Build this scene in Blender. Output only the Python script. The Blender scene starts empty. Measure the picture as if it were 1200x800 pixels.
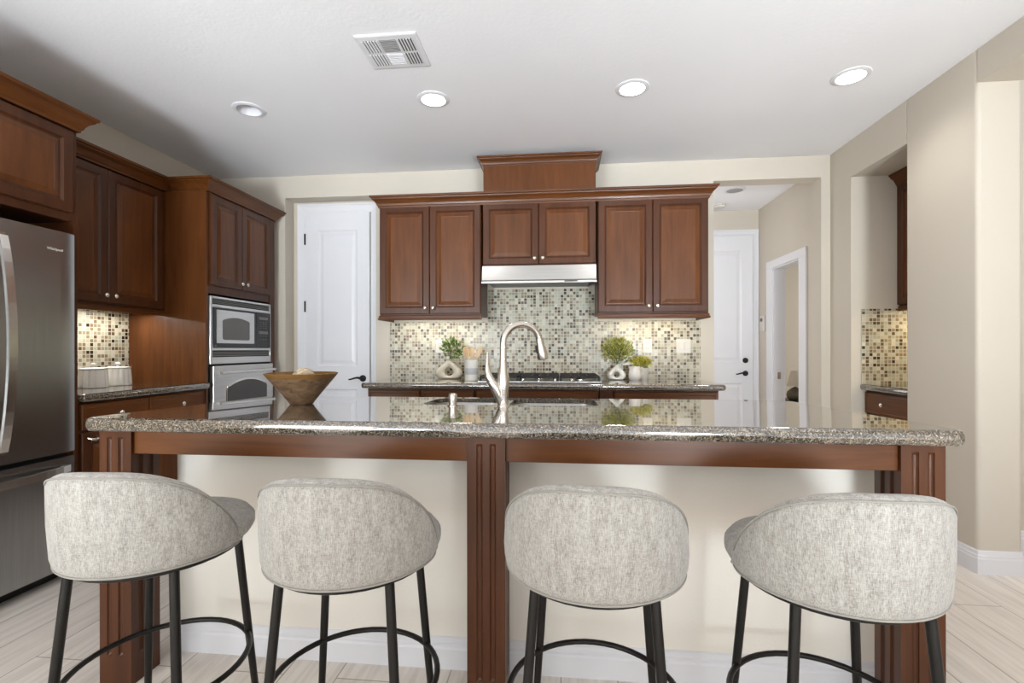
import bpy, bmesh, math, random
from mathutils import Vector, Matrix

S = bpy.context.scene
COL = S.collection
R = math.radians
PI = math.pi

# ------------------------------------------------------------------ camera, world, large lights, exposure
cam_data = bpy.data.cameras.new('camera')
cam_data.sensor_fit = 'HORIZONTAL'
cam_data.sensor_width = 36.0
cam_data.lens = 562.27 / 1200 * 36.0
cam_data.shift_y = 8.85 / 1200
cam_data.clip_start = 0.05
cam = bpy.data.objects.new('camera', cam_data)
COL.objects.link(cam)
cam.matrix_world = (Matrix.Translation((0, 0, 1.1756)) @ Matrix.Rotation(R(5.779), 4, 'Z')
                    @ Matrix.Rotation(R(90), 4, 'X') @ Matrix.Rotation(R(-0.07), 4, 'Z'))
S.camera = cam

S.view_settings.view_transform = 'Standard'
S.view_settings.look = 'None'
S.view_settings.exposure = 0.0
S.view_settings.gamma = 1.0
S.view_settings.use_curve_mapping = False
S.cycles.use_denoising = True
S.cycles.max_bounces = 10
S.cycles.diffuse_bounces = 5
S.cycles.glossy_bounces = 5
S.cycles.sample_clamp_indirect = 6.0
S.cycles.caustics_reflective = False
S.cycles.caustics_refractive = False

world = bpy.data.worlds.new('world')
S.world = world
world.use_nodes = True
WORLD_STRENGTH = 1.25
bg = world.node_tree.nodes['Background']
bg.inputs['Color'].default_value = (0.93, 0.97, 1.0, 1)
bg.inputs['Strength'].default_value = WORLD_STRENGTH


def area_light(name, loc, aim, sx, sy, power, color=(1, 1, 1), spread=180):
    d = bpy.data.lights.new(name, 'AREA')
    d.shape = 'RECTANGLE'
    d.size, d.size_y = sx, sy
    d.energy = power
    d.color = color
    d.spread = R(spread)
    o = bpy.data.objects.new(name, d)
    COL.objects.link(o)
    o.location = loc
    o.rotation_euler = (Vector(aim) - Vector(loc)).to_track_quat('-Z', 'Y').to_euler()
    return o


# daylight of the big windows of the family room behind the camera and of the dining side, plus an added left fill
area_light('rear_window_daylight', (-0.3, -3.4, 1.2), (-0.2, 3.0, 1.15), 6.5, 2.3, 30, (0.95, 0.98, 1.0))
area_light('left_side_fill', (-3.05, -1.5, 1.3), (2.2, 2.4, 1.3), 2.4, 2.1, 96, (0.93, 0.98, 1.0))  # unseen lamp added on the left to brighten the right wall
area_light('dining_window_daylight', (4.8, -1.4, 1.5), (0.2, 2.6, 1.7), 3.0, 2.2, 10, (0.95, 0.98, 1.0))
# two fill lamps added behind the camera, turned up to brighten the ceiling by bounce
area_light('ceiling_bounce_fill', (-1.7, -1.8, 0.9), (-1.8, 3.0, 2.74), 0.6, 0.6, 27, (0.86, 0.94, 1.0), 70)
area_light('ceiling_bounce_fill', (1.3, -1.8, 0.9), (1.1, 3.0, 2.74), 0.6, 0.6, 33, (0.86, 0.94, 1.0), 70)
area_light('bedroom_window_daylight', (4.6, 6.3, 1.6), (2.8, 6.6, 1.1), 1.6, 1.6, 26, (1.0, 0.98, 0.95))
area_light('hall_fill', (1.05, 4.9, 1.6), (2.2, 5.0, 1.5), 0.8, 1.8, 9, (1.0, 0.98, 0.96))  # fill lamp added inside the closed hallway to brighten its doorway wall


sun_data = bpy.data.lights.new('sun', 'SUN')
sun_data.energy = 10.0
sun_data.angle = R(2)
sun_data.color = (1.0, 0.97, 0.92)
sun = bpy.data.objects.new('sun', sun_data)
COL.objects.link(sun)
sun.rotation_euler = Vector((0.12, 0.60, -0.80)).to_track_quat('-Z', 'Y').to_euler()


# ------------------------------------------------------------------ materials
def srgb(r, g, b):
    f = lambda c: (c / 255 / 12.92) if c / 255 <= 0.04045 else ((c / 255 + 0.055) / 1.055) ** 2.4
    return (f(r), f(g), f(b), 1)


class NT:
    def __init__(self, name):
        self.m = bpy.data.materials.new(name)
        self.m.use_nodes = True
        self.t = self.m.node_tree
        self.b = self.t.nodes['Principled BSDF']

    def n(self, typ, **kw):
        nd = self.t.nodes.new(typ)
        for k, v in kw.items():
            if k in nd.bl_rna.properties:
                setattr(nd, k, v)
            else:
                nd.inputs[k].default_value = v
        return nd

    def l(self, a, b):
        self.t.links.new(a, b)

    def p(self, **kw):
        for k, v in kw.items():
            self.b.inputs[k.replace('_', ' ')].default_value = v

    def coords(self, scale=(1, 1, 1), rot=(0, 0, 0)):
        tc = self.n('ShaderNodeTexCoord')
        mp = self.n('ShaderNodeMapping')
        mp.inputs['Scale'].default_value = scale
        mp.inputs['Rotation'].default_value = rot
        self.l(tc.outputs['Object'], mp.inputs['Vector'])
        return mp.outputs['Vector']

    def ramp(self, fac, stops, interp='LINEAR'):
        r = self.n('ShaderNodeValToRGB')
        r.color_ramp.interpolation = interp
        e = r.color_ramp.elements
        while len(e) < len(stops):
            e.new(0.5)
        for i, (p, c) in enumerate(stops):
            e[i].position = p
            e[i].color = c
        self.l(fac, r.inputs['Fac'])
        return r.outputs['Color']

    def noise(self, vec, scale, detail=3, rough=0.5, dist=0.0):
        n = self.n('ShaderNodeTexNoise')
        n.inputs['Scale'].default_value = scale
        n.inputs['Detail'].default_value = detail
        n.inputs['Roughness'].default_value = rough
        n.inputs['Distortion'].default_value = dist
        self.l(vec, n.inputs['Vector'])
        return n.outputs['Fac']

    def mix(self, fac, a, b, mode='MIX'):
        m = self.n('ShaderNodeMix', data_type='RGBA', blend_type=mode)
        for s, v in ((m.inputs[0], fac), (m.inputs[6], a), (m.inputs[7], b)):
            if isinstance(v, (int, float, tuple)):
                s.default_value = v
            else:
                self.l(v, s)
        return m.outputs[2]

    def math(self, op, a, b=0.0):
        m = self.n('ShaderNodeMath', operation=op)
        for s, v in ((m.inputs[0], a), (m.inputs[1], b)):
            if isinstance(v, (int, float)):
                s.default_value = v
            else:
                self.l(v, s)
        return m.outputs[0]

    def bump(self, h, strength=0.2, dist=0.002):
        b = self.n('ShaderNodeBump')
        b.inputs['Strength'].default_value = strength
        b.inputs['Distance'].default_value = dist
        self.l(h, b.inputs['Height'])
        self.l(b.outputs['Normal'], self.b.inputs['Normal'])


def plain(name, col, rough=0.5, metal=0.0, spec=0.5, emit=None, strength=0, noise_amt=0.0):
    t = NT(name)
    t.p(Base_Color=col, Roughness=rough, Metallic=metal, Specular_IOR_Level=spec)
    if noise_amt:
        v = t.coords()
        n = t.noise(v, 6, 4)
        dark = tuple(c * (1 - noise_amt) for c in col[:3]) + (1,)
        t.l(t.ramp(n, [(0.3, dark), (0.7, col)]), t.b.inputs['Base Color'])
    if emit:
        t.p(Emission_Color=emit, Emission_Strength=strength)
    return t.m


def paint(name, col, bump=0.12, scale=120, rough=0.7):
    t = NT(name)
    t.p(Base_Color=col, Roughness=rough, Specular_IOR_Level=0.3)
    v = t.coords()
    n = t.noise(v, scale, 2)
    t.bump(n, bump, 0.004)
    n2 = t.noise(v, 1.3, 2)
    d = tuple(c * 0.97 for c in col[:3]) + (1,)
    t.l(t.ramp(n2, [(0.35, d), (0.65, col)]), t.b.inputs['Base Color'])
    return t.m


def wood(name, dark, mid, light, axis='z', rough=0.34):
    t = NT(name)
    sc = {'z': (26, 26, 2.2), 'x': (2.2, 26, 26), 'y': (26, 2.2, 26)}[axis]
    v = t.coords(scale=sc)
    n = t.noise(v, 1.0, 6, 0.62, 0.6)
    v2 = t.coords(scale=tuple(s * 0.16 + 1.0 for s in sc))
    n2 = t.noise(v2, 1.6, 3, 0.5)
    c1 = t.ramp(n, [(0.2, dark), (0.5, mid), (0.85, light)])
    c2 = t.ramp(n2, [(0.3, (0.80, 0.77, 0.74, 1)), (0.7, (1.1, 1.1, 1.1, 1))])
    oi = t.n('ShaderNodeObjectInfo')
    rr = t.ramp(oi.outputs['Random'], [(0, (0.92, 0.92, 0.92, 1)), (1, (1.06, 1.06, 1.06, 1))])
    c = t.mix(0.75, c1, c2, 'MULTIPLY')
    c = t.mix(1.0, c, rr, 'MULTIPLY')
    t.l(c, t.b.inputs['Base Color'])
    t.p(Roughness=rough, Specular_IOR_Level=0.28, Coat_Weight=0.06, Coat_Roughness=0.2)
    t.bump(n, 0.05, 0.001)
    return t.m


def granite(name):
    t = NT(name)
    v = t.coords()
    vo = t.n('ShaderNodeTexVoronoi', feature='F1')
    vo.inputs['Scale'].default_value = 300
    t.l(v, vo.inputs['Vector'])
    sep = t.n('ShaderNodeSeparateColor')
    t.l(vo.outputs['Color'], sep.inputs[0])
    grain = t.ramp(sep.outputs[0], [(0.0, srgb(38, 34, 30)), (0.22, srgb(70, 62, 54)), (0.4, srgb(118, 104, 86)),
                                    (0.62, srgb(142, 130, 112)), (0.82, srgb(178, 170, 158)), (0.95, srgb(60, 58, 58))], 'CONSTANT')
    big = t.noise(v, 28, 4, 0.6)
    tint = t.ramp(big, [(0.35, (0.32, 0.29, 0.25, 1)), (0.65, (0.66, 0.63, 0.58, 1))])
    t.l(t.mix(0.8, grain, tint, 'MULTIPLY'), t.b.inputs['Base Color'])
    t.p(Roughness=0.12, Specular_IOR_Level=0.6, IOR=1.6, Coat_Weight=1.0, Coat_Roughness=0.012, Coat_IOR=1.9)
    return t.m


def mosaic(name, pitch, plane='xz'):
    t = NT(name)
    tc = t.n('ShaderNodeTexCoord')
    sp = t.n('ShaderNodeSeparateXYZ')
    t.l(tc.outputs['Object'], sp.inputs[0])
    a = t.math('DIVIDE', sp.outputs['X' if plane[0] == 'x' else 'Y'], pitch)
    b = t.math('DIVIDE', sp.outputs['Z'], pitch)
    fa, fb = t.math('FLOOR', a), t.math('FLOOR', b)
    cb = t.n('ShaderNodeCombineXYZ')
    t.l(fa, cb.inputs[0]); t.l(fb, cb.inputs[1])
    wn = t.n('ShaderNodeTexWhiteNoise', noise_dimensions='3D')
    t.l(cb.outputs[0], wn.inputs['Vector'])
    tile = t.ramp(wn.outputs['Value'], [
        (0.0, srgb(50, 40, 30)), (0.08, srgb(96, 78, 58)), (0.18, srgb(132, 114, 90)), (0.30, srgb(192, 186, 166)),
        (0.43, srgb(174, 174, 156)), (0.56, srgb(152, 146, 124)), (0.70, srgb(206, 200, 184)), (0.80, srgb(144, 132, 108)), (0.90, srgb(184, 180, 164))], 'CONSTANT')
    v = t.coords()
    n = t.noise(v, 140, 2)
    tile = t.mix(0.35, tile, t.ramp(n, [(0.3, (0.6, 0.58, 0.55, 1)), (0.7, (1.15, 1.15, 1.12, 1))]), 'MULTIPLY')

    def edge(x, f):
        d = t.math('SUBTRACT', t.math('SUBTRACT', x, f), 0.5)
        return t.math('ABSOLUTE', d)
    e = t.math('MAXIMUM', edge(a, fa), edge(b, fb))
    g = t.ramp(e, [(0.40, (0, 0, 0, 1)), (0.44, (1, 1, 1, 1))])
    t.l(t.mix(g, tile, srgb(192, 187, 172)), t.b.inputs['Base Color'])
    rg = t.n('ShaderNodeMapRange')
    rg.inputs['To Min'].default_value = 0.22
    rg.inputs['To Max'].default_value = 0.7
    t.l(g, rg.inputs['Value'])
    t.l(rg.outputs[0], t.b.inputs['Roughness'])
    inv = t.math('SUBTRACT', 1.0, g)
    t.bump(inv, 0.4, 0.0015)
    return t.m


def fabric(name):
    t = NT(name)
    v1 = t.coords(scale=(520, 520, 80))
    n1 = t.noise(v1, 1.0, 3, 0.6)
    v2 = t.coords(scale=(90, 90, 620))
    n2 = t.noise(v2, 1.0, 2, 0.5)
    v3 = t.coords(scale=(60, 60, 16))
    n3 = t.noise(v3, 1.0, 4, 0.6)
    m = t.math('ADD', t.math('MULTIPLY', n1, 0.5), t.math('ADD', t.math('MULTIPLY', n2, 0.25), t.math('MULTIPLY', n3, 0.25)))
    c = t.ramp(m, [(0.36, srgb(120, 116, 110)), (0.47, srgb(152, 148, 142)), (0.6, srgb(178, 175, 169))])
    t.l(c, t.b.inputs['Base Color'])
    t.p(Roughness=0.95, Specular_IOR_Level=0.15, Sheen_Weight=0.25, Sheen_Roughness=0.5)
    t.bump(m, 0.5, 0.0015)
    return t.m


def floor_planks(name):
    t = NT(name)
    v = t.coords(rot=(0, 0, R(90)))
    br = t.n('ShaderNodeTexBrick')
    br.offset = 0.37
    br.inputs['Scale'].default_value = 1.0
    br.inputs['Brick Width'].default_value = 1.2
    br.inputs['Row Height'].default_value = 0.2
    br.inputs['Mortar Size'].default_value = 0.0022
    br.inputs['Mortar Smooth'].default_value = 0.1
    br.inputs['Bias'].default_value = 0.0
    br.inputs['Color1'].default_value = srgb(240, 233, 226)
    br.inputs['Color2'].default_value = srgb(228, 220, 212)
    br.inputs['Mortar'].default_value = srgb(172, 164, 156)
    t.l(v, br.inputs['Vector'])
    v2 = t.coords(scale=(34, 2.2, 1))
    n = t.noise(v2, 1.0, 6, 0.6, 0.4)
    g = t.ramp(n, [(0.28, (0.78, 0.76, 0.74, 1)), (0.6, (1.04, 1.04, 1.03, 1))])
    t.l(t.mix(0.85, br.outputs['Color'], g, 'MULTIPLY'), t.b.inputs['Base Color'])
    t.p(Roughness=0.42, Specular_IOR_Level=0.4)
    return t.m


def steel(name, col, rough=0.3, axis='z'):
    t = NT(name)
    sc = {'z': (260, 260, 3), 'x': (3, 260, 260), 'y': (260, 3, 260)}[axis]
    v = t.coords(scale=sc)
    n = t.noise(v, 1.0, 3)
    d = tuple(c * 0.86 for c in col[:3]) + (1,)
    t.l(t.ramp(n, [(0.3, d), (0.7, col)]), t.b.inputs['Base Color'])
    t.p(Metallic=1.0, Roughness=rough)
    return t.m


def bowl_wood(name):
    t = NT(name)
    v = t.coords(scale=(1, 1, 2.6))
    n = t.noise(v, 14, 5, 0.65, 1.2)
    c = t.ramp(n, [(0.3, srgb(70, 50, 33)), (0.45, srgb(112, 86, 62)), (0.6, srgb(134, 108, 84)), (0.75, srgb(88, 60, 36))])
    t.l(c, t.b.inputs['Base Color'])
    t.p(Roughness=0.5)
    t.bump(n, 0.15, 0.003)
    return t.m


def leafy(name, c1, c2, c3):
    t = NT(name)
    v = t.coords()
    n = t.noise(v, 70, 2)
    t.l(t.ramp(n, [(0.35, c1), (0.5, c2), (0.65, c3)]), t.b.inputs['Base Color'])
    t.p(Roughness=0.6)
    return t.m


M = {}
M['wall'] = paint('wall_paint', srgb(205, 197, 184))
M['panel'] = paint('panel_paint', srgb(238, 232, 222))
M['ceiling'] = paint('ceiling_paint', srgb(241, 241, 244), 0.18, 60)
M['trim'] = plain('white_trim', srgb(226, 226, 230), 0.35, noise_amt=0.02)
M['floor'] = floor_planks('plank_tile')
M['wood'] = wood('cherry_wood', srgb(60, 32, 15), srgb(76, 42, 21), srgb(90, 52, 28))
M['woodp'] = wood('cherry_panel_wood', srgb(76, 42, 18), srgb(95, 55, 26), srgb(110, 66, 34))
M['woodx'] = wood('cherry_wood_along', srgb(72, 38, 14), srgb(92, 52, 21), srgb(110, 66, 29), 'x')
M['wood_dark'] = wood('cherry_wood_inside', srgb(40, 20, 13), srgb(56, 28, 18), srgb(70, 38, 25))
M['granite'] = granite('brown_granite')
M['mosaic'] = mosaic('mosaic_tile', 0.026, 'xz')
M['fabric'] = fabric('heathered_fabric')
M['piping'] = plain('fabric_piping', srgb(152, 148, 141), 0.9, noise_amt=0.15)
M['black'] = plain('black_metal', srgb(38, 36, 34), 0.42, 0.6, noise_amt=0.1)
M['iron'] = plain('cast_iron', srgb(34, 33, 33), 0.6, noise_amt=0.2)
M['fridge'] = steel('dark_stainless', srgb(172, 173, 174), 0.27)
M['steel'] = steel('stainless', srgb(212, 211, 209), 0.28, 'x')
M['handle'] = steel('satin_handle', srgb(226, 224, 220), 0.24)
M['nickel'] = plain('brushed_nickel', srgb(214, 208, 200), 0.22, 1.0, noise_amt=0.05)
M['knob'] = plain('nickel_knob', srgb(232, 226, 214), 0.2, 0.9, noise_amt=0.04)
M['blackglass'] = plain('black_glass', srgb(24, 25, 26), 0.08, noise_amt=0.1)
M['greyglass'] = plain('grey_glass', srgb(96, 94, 92), 0.12, noise_amt=0.1)
M['ovenglass'] = plain('oven_glass', srgb(64, 62, 60), 0.1, noise_amt=0.1)
M['dark'] = plain('dark_recess', srgb(26, 25, 24), 0.6, noise_amt=0.1)
M['button'] = plain('grey_keys', srgb(120, 120, 118), 0.5, noise_amt=0.05)
M['ceramic'] = plain('white_ceramic', srgb(236, 233, 226), 0.25, noise_amt=0.03)
M['cream'] = plain('cream_ceramic', srgb(226, 218, 200), 0.45, noise_amt=0.05)
M['band'] = plain('grey_glaze_band', srgb(188, 188, 190), 0.4, noise_amt=0.06)
M['plastic'] = plain('white_plastic', srgb(214, 210, 203), 0.35, noise_amt=0.02)
M['slot'] = plain('socket_slots', srgb(104, 100, 95), 0.5, noise_amt=0.05)
M['spoon'] = wood('pale_wood', srgb(200, 160, 112), srgb(224, 192, 150), srgb(236, 212, 176), 'z', 0.6)
M['bowl'] = bowl_wood('turned_bowl_wood')
M['bowl_rim'] = wood('bowl_rim_wood', srgb(100, 70, 34), srgb(126, 92, 50), srgb(150, 114, 70), 'x', 0.55)
M['straw'] = plain('dried_straw', srgb(222, 204, 176), 0.9, noise_amt=0.2)
M['leaf'] = leafy('green_leaves', srgb(58, 84, 34), srgb(96, 124, 52), srgb(140, 160, 84))
M['leaf2'] = leafy('yellow_green_leaves', srgb(84, 96, 34), srgb(140, 146, 60), srgb(196, 190, 96))
M['moss'] = leafy('yellow_sprigs', srgb(110, 118, 24), srgb(176, 172, 38), srgb(214, 202, 70))
M['stem'] = plain('stem_green', srgb(84, 96, 52), 0.7, noise_amt=0.15)
M['lens'] = plain('lit_lens', (1, 1, 1, 1), 0.5, emit=(1.0, 0.96, 0.9, 1), strength=9)
M['lens_off'] = plain('unlit_lens', srgb(150, 150, 150), 0.4, noise_amt=0.1)
M['strip'] = plain('warm_strip', (1, 1, 1, 1), 0.5, emit=(1.0, 0.85, 0.6, 1), strength=4)
M['grille'] = plain('grille_dark', srgb(88, 88, 88), 0.6, noise_amt=0.1)
M['grille_mid'] = plain('grille_grey', srgb(150, 150, 150), 0.6, noise_amt=0.1)
M['shade'] = plain('linen_shade', srgb(236, 230, 220), 0.8, noise_amt=0.05)
M['glassy'] = plain('smoked_lamp_base', srgb(120, 112, 98), 0.15, noise_amt=0.2)
M['table'] = plain('black_table', srgb(36, 34, 32), 0.4, noise_amt=0.1)


# ------------------------------------------------------------------ mesh builder
class MB:
    def __init__(self):
        self.bm = bmesh.new()

    def box(self, x0, x1, y0, y1, z0, z1, bev=0.0, seg=2):
        r = bmesh.ops.create_cube(self.bm, size=1)
        vs = r['verts']
        for v in vs:
            v.co = Vector(((x0 + x1) / 2 + v.co.x * (x1 - x0), (y0 + y1) / 2 + v.co.y * (y1 - y0), (z0 + z1) / 2 + v.co.z * (z1 - z0)))
        if bev:
            es = list({e for v in vs for e in v.link_edges})
            bmesh.ops.bevel(self.bm, geom=es, offset=bev, segments=seg, profile=0.5, affect='EDGES')
        return self

    def ring(self, pts):
        return [self.bm.verts.new(p) for p in pts]

    def bridge(self, a, b, close=True):
        n = len(a)
        for i in range(n if close else n - 1):
            j = (i + 1) % n
            self.bm.faces.new((a[i], a[j], b[j], b[i]))

    def cap(self, a, flip=False):
        self.bm.faces.new(a[::-1] if flip else a)

    def loft(self, rings, cap0=True, cap1=True):
        rs = [self.ring(r) for r in rings]
        for a, b in zip(rs, rs[1:]):
            self.bridge(a, b)
        if cap0:
            self.cap(rs[0], True)
        if cap1:
            self.cap(rs[-1])
        return self

    def lathe(self, prof, n=32, c=(0, 0, 0), cap0=True, cap1=True, mod=None):
        rings = []
        for r, z in prof:
            ring = []
            for i in range(n):
                a = 2 * PI * i / n
                k = mod(a, r, z) if mod else r
                ring.append((c[0] + k * math.cos(a), c[1] + k * math.sin(a), c[2] + z))
            rings.append(ring)
        return self.loft(rings, cap0, cap1)

    def tube(self, pts, rad, n=12, closed=False, flat=None):
        pts = [Vector(p) for p in pts]
        m = len(pts)
        rads = rad if isinstance(rad, (list, tuple)) else [rad] * m
        rings = []
        up = None
        for i, p in enumerate(pts):
            if closed:
                t = pts[(i + 1) % m] - pts[i - 1]
            else:
                t = pts[min(i + 1, m - 1)] - pts[max(i - 1, 0)]
            t.normalize()
            if up is None:
                up = Vector((0, 0, 1)) if abs(t.z) < 0.9 else Vector((1, 0, 0))
            s = t.cross(up).normalized()
            up = s.cross(t).normalized()
            ring = []
            for k in range(n):
                a = 2 * PI * k / n
                ca, sa = math.cos(a) * rads[i], math.sin(a) * rads[i]
                if flat:
                    ca, sa = ca * flat[0], sa * flat[1]
                ring.append(tuple(p + s * ca + up * sa))
            rings.append(ring)
        if closed:
            rs = [self.ring(r) for r in rings]
            for i in range(m):
                self.bridge(rs[i], rs[(i + 1) % m])
            return self
        return self.loft(rings)

    def prism(self, poly, z0, z1):
        return self.loft([[(x, y, z0) for x, y in poly], [(x, y, z1) for x, y in poly]])

    def panel(self, x0, x1, z0, z1, yf, prof, yb=None):
        """rectangular face looking to -y built of concentric rings; prof = [(inset, depth behind yf)]"""
        rings = []
        if yb is not None:
            rings.append([(x0, yb, z0), (x1, yb, z0), (x1, yb, z1), (x0, yb, z1)])
        for i, d in prof:
            rings.append([(x0 + i, yf + d, z0 + i), (x1 - i, yf + d, z0 + i), (x1 - i, yf + d, z1 - i), (x0 + i, yf + d, z1 - i)])
        return self.loft(rings)

    def sweep(self, path, prof, closed=False):
        """closed profile [(out, up)] swept along plan path; out is to the right of the walking direction"""
        n = len(path)
        P = [Vector((p[0], p[1])) for p in path]
        rings = []
        for i in range(n):
            def nrm(a, b):
                d = (b - a).normalized()
                return Vector((d.y, -d.x))
            if i == 0 and not closed:
                m = nrm(P[0], P[1]); k = 1
            elif i == n - 1 and not closed:
                m = nrm(P[-2], P[-1]); k = 1
            else:
                a, b = nrm(P[i - 1], P[i]), nrm(P[i], P[(i + 1) % n])
                m = (a + b).normalized(); k = 1 / max(m.dot(a), 0.2)
            rings.append([(P[i].x + m.x * o * k, P[i].y + m.y * o * k, u) for o, u in prof])
        if closed:
            rs = [self.ring(r) for r in rings]
            for i in range(n):
                self.bridge(rs[i], rs[(i + 1) % n])
            return self
        return self.loft(rings)

    def xf(self, mat):
        bmesh.ops.transform(self.bm, matrix=mat, verts=self.bm.verts)
        return self

    def build(self, name, mat, parent=None, smooth=False, loc=None, angle=40):
        bmesh.ops.recalc_face_normals(self.bm, faces=self.bm.faces)
        me = bpy.data.meshes.new(name)
        self.bm.to_mesh(me)
        self.bm.free()
        me.materials.append(mat)
        if smooth:
            for f in me.polygons:
                f.use_smooth = True
            me.set_sharp_from_angle(angle=R(angle))
        o = bpy.data.objects.new(name, me)
        COL.objects.link(o)
        if parent:
            o.parent = parent
        if loc:
            o.location = loc
        return o


def thing(name, label, cat, loc=(0, 0, 0), rz=0.0, group=None):
    o = bpy.data.objects.new(name, None)
    o.empty_display_size = 0.1
    COL.objects.link(o)
    o.location = loc
    o.rotation_euler = (0, 0, rz)
    o['label'] = label
    o['category'] = cat
    if group:
        o['group'] = group
    return o


def tag(o, label, cat, group=None):
    o['label'] = label
    o['category'] = cat
    if group:
        o['group'] = group
    return o


def struct(o, label=None):
    o['kind'] = 'structure'
    if label:
        o['label'] = label
    return o


def copy_tree(o, parent=None):
    c = o.copy()
    COL.objects.link(c)
    if parent:
        c.parent = parent
    for ch in list(o.children):
        copy_tree(ch, c)
    return c


def round_poly(pts, radii, seg=6):
    out = []
    n = len(pts)
    for i in range(n):
        p = Vector(pts[i]); a = Vector(pts[i - 1]); b = Vector(pts[(i + 1) % n])
        r = radii[i] if isinstance(radii, (list, tuple)) else radii
        if r <= 0:
            out.append(tuple(p)); continue
        da, db = (a - p).normalized(), (b - p).normalized()
        ang = da.angle(db)
        t = r / math.tan(ang / 2)
        c = p + (da + db).normalized() * (r / math.sin(ang / 2))
        s, e = p + da * t, p + db * t
        a0 = math.atan2(s.y - c.y, s.x - c.x); a1 = math.atan2(e.y - c.y, e.x - c.x)
        d = (a1 - a0 + PI) % (2 * PI) - PI
        for k in range(seg + 1):
            th = a0 + d * k / seg
            out.append((c.x + r * math.cos(th), c.y + r * math.sin(th)))
    return out


def offset_poly(poly, d):
    """shrink a ccw polygon inwards by d"""
    n = len(poly)
    P = [Vector(p) for p in poly]
    out = []
    for i in range(n):
        e1 = (P[i] - P[i - 1]); e2 = (P[(i + 1) % n] - P[i])
        if e1.length < 1e-9 or e2.length < 1e-9:
            out.append(tuple(P[i])); continue
        n1 = Vector((-e1.y, e1.x)).normalized(); n2 = Vector((-e2.y, e2.x)).normalized()
        m = (n1 + n2).normalized()
        k = d / max(m.dot(n1), 0.3)
        out.append((P[i].x + m.x * k, P[i].y + m.y * k))
    return out


CEIL = 2.74

# ================================================================== setting
HX0, HX1, HY0, HY1 = -3.3, 5.0, -3.6, 7.8
struct(MB().box(HX0, HX1, HY0, HY1, -0.1, 0).build('floor', M['floor']), 'pale wood look plank tile floor')

cans = [(-2.018, 2.94), (-0.789, 2.938), (0.43, 2.936), (1.659, 2.936)]
CAN_R = 0.078
mb = MB()
outer = mb.ring([(HX0, HY0, CEIL), (HX1, HY0, CEIL), (HX1, HY1, CEIL), (HX0, HY1, CEIL)])
edges = [mb.bm.edges.new((outer[i], outer[(i + 1) % 4])) for i in range(4)]
hole_rings = []
for cx, cy in cans:
    r = mb.ring([(cx + CAN_R * math.cos(2 * PI * k / 32), cy + CAN_R * math.sin(2 * PI * k / 32), CEIL) for k in range(32)])
    edges += [mb.bm.edges.new((r[i], r[(i + 1) % 32])) for i in range(32)]
    hole_rings.append(r)
bmesh.ops.triangle_fill(mb.bm, use_beauty=True, use_dissolve=False, edges=edges)
for r in hole_rings:
    up = mb.ring([(v.co.x, v.co.y, CEIL + 0.14) for v in r])
    mb.bridge(r, up)
    mb.cap(up)
up = mb.ring([(v.co.x, v.co.y, CEIL + 0.2) for v in outer])
mb.bridge(outer, up); mb.cap(up)
struct(mb.build('ceiling', M['ceiling']), 'flat white ceiling')

YB = 4.117
OP0, OP1, OPZ = 1.262, 2.10, 2.563
NI0, NI1, NIZ = -2.48, -1.63, 2.542
mb = MB()
mb.box(-3.3, NI0, YB, 4.42, 0, CEIL)
mb.box(NI0, NI1, YB, 4.42, NIZ, CEIL)
mb.box(NI0, NI1, 4.262, 4.42, 0, NIZ)
mb.box(NI1, OP0, YB, 4.262, 0, CEIL)
mb.box(OP0, OP1, YB, 4.262, OPZ, CEIL)
mb.box(OP1, 2.22, YB, 4.262, 0, CEIL)
struct(mb.build('wall_back', M['wall']), 'beige kitchen wall with the door niche and hallway opening')
struct(MB().box(-3.3, -3.15, HY0, YB, 0, CEIL).build('wall_left', M['wall']), 'beige wall behind the fridge and oven cabinets')
XR = 2.17
mb = MB()
pier = round_poly([(XR, 2.74), (2.385, 2.74), (2.385, 3.06), (5.0, 3.06), (5.0, 3.26), (XR, 3.26)], [0.022, 0.022, 0, 0, 0, 0.012])
mb.prism(pier, 0, CEIL)
mb.box(XR, 2.385, HY0, 2.74, 2.565, CEIL)
mb.box(XR, 3.0, 3.26, 3.84, 2.465, CEIL)
mb.box(XR, 3.0, 3.84, YB, 0, CEIL)
mb.box(2.84, 3.0, 3.26, 3.84, 0, 2.465)
struct(mb.build('wall_right', M['wall'], smooth=True), 'beige wall with the pantry alcove and wide opening')
struct(MB().box(5.0, 5.1, HY0, 3.06, 0, CEIL).build('wall_dining_shield', M['wall']), 'unseen beige wall added on the dining side to hold back sky light')  # out of view, added to cut the sky light on the opening's jamb
mb = MB()
HWX = 2.222
mb.box(HWX, 2.335, 4.262, 4.71, 0, CEIL)
mb.box(HWX, 2.335, 5.285, 5.66, 0, CEIL)
mb.box(HWX, 2.335, 4.71, 5.285, 2.02, CEIL)
mb.box(0.85, 2.335, 5.66, 5.78, 0, CEIL)
mb.box(0.75, 0.85, 4.262, 5.78, 0, CEIL)
struct(mb.build('wall_hall', M['wall']), 'beige hallway walls beyond the kitchen opening')
mb = MB()
mb.box(2.335, 5.0, 7.55, 7.7, 0, CEIL)
mb.box(2.335, 5.0, 4.0, 4.12, 0, CEIL)
mb.box(2.22, 2.335, 5.78, 7.7, 0, CEIL)
mb.box(4.9, 5.0, 4.12, 7.55, 0, CEIL)
struct(mb.build('wall_bedroom', M['wall']), 'beige wall of the bedroom seen through the hallway doorway')

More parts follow.
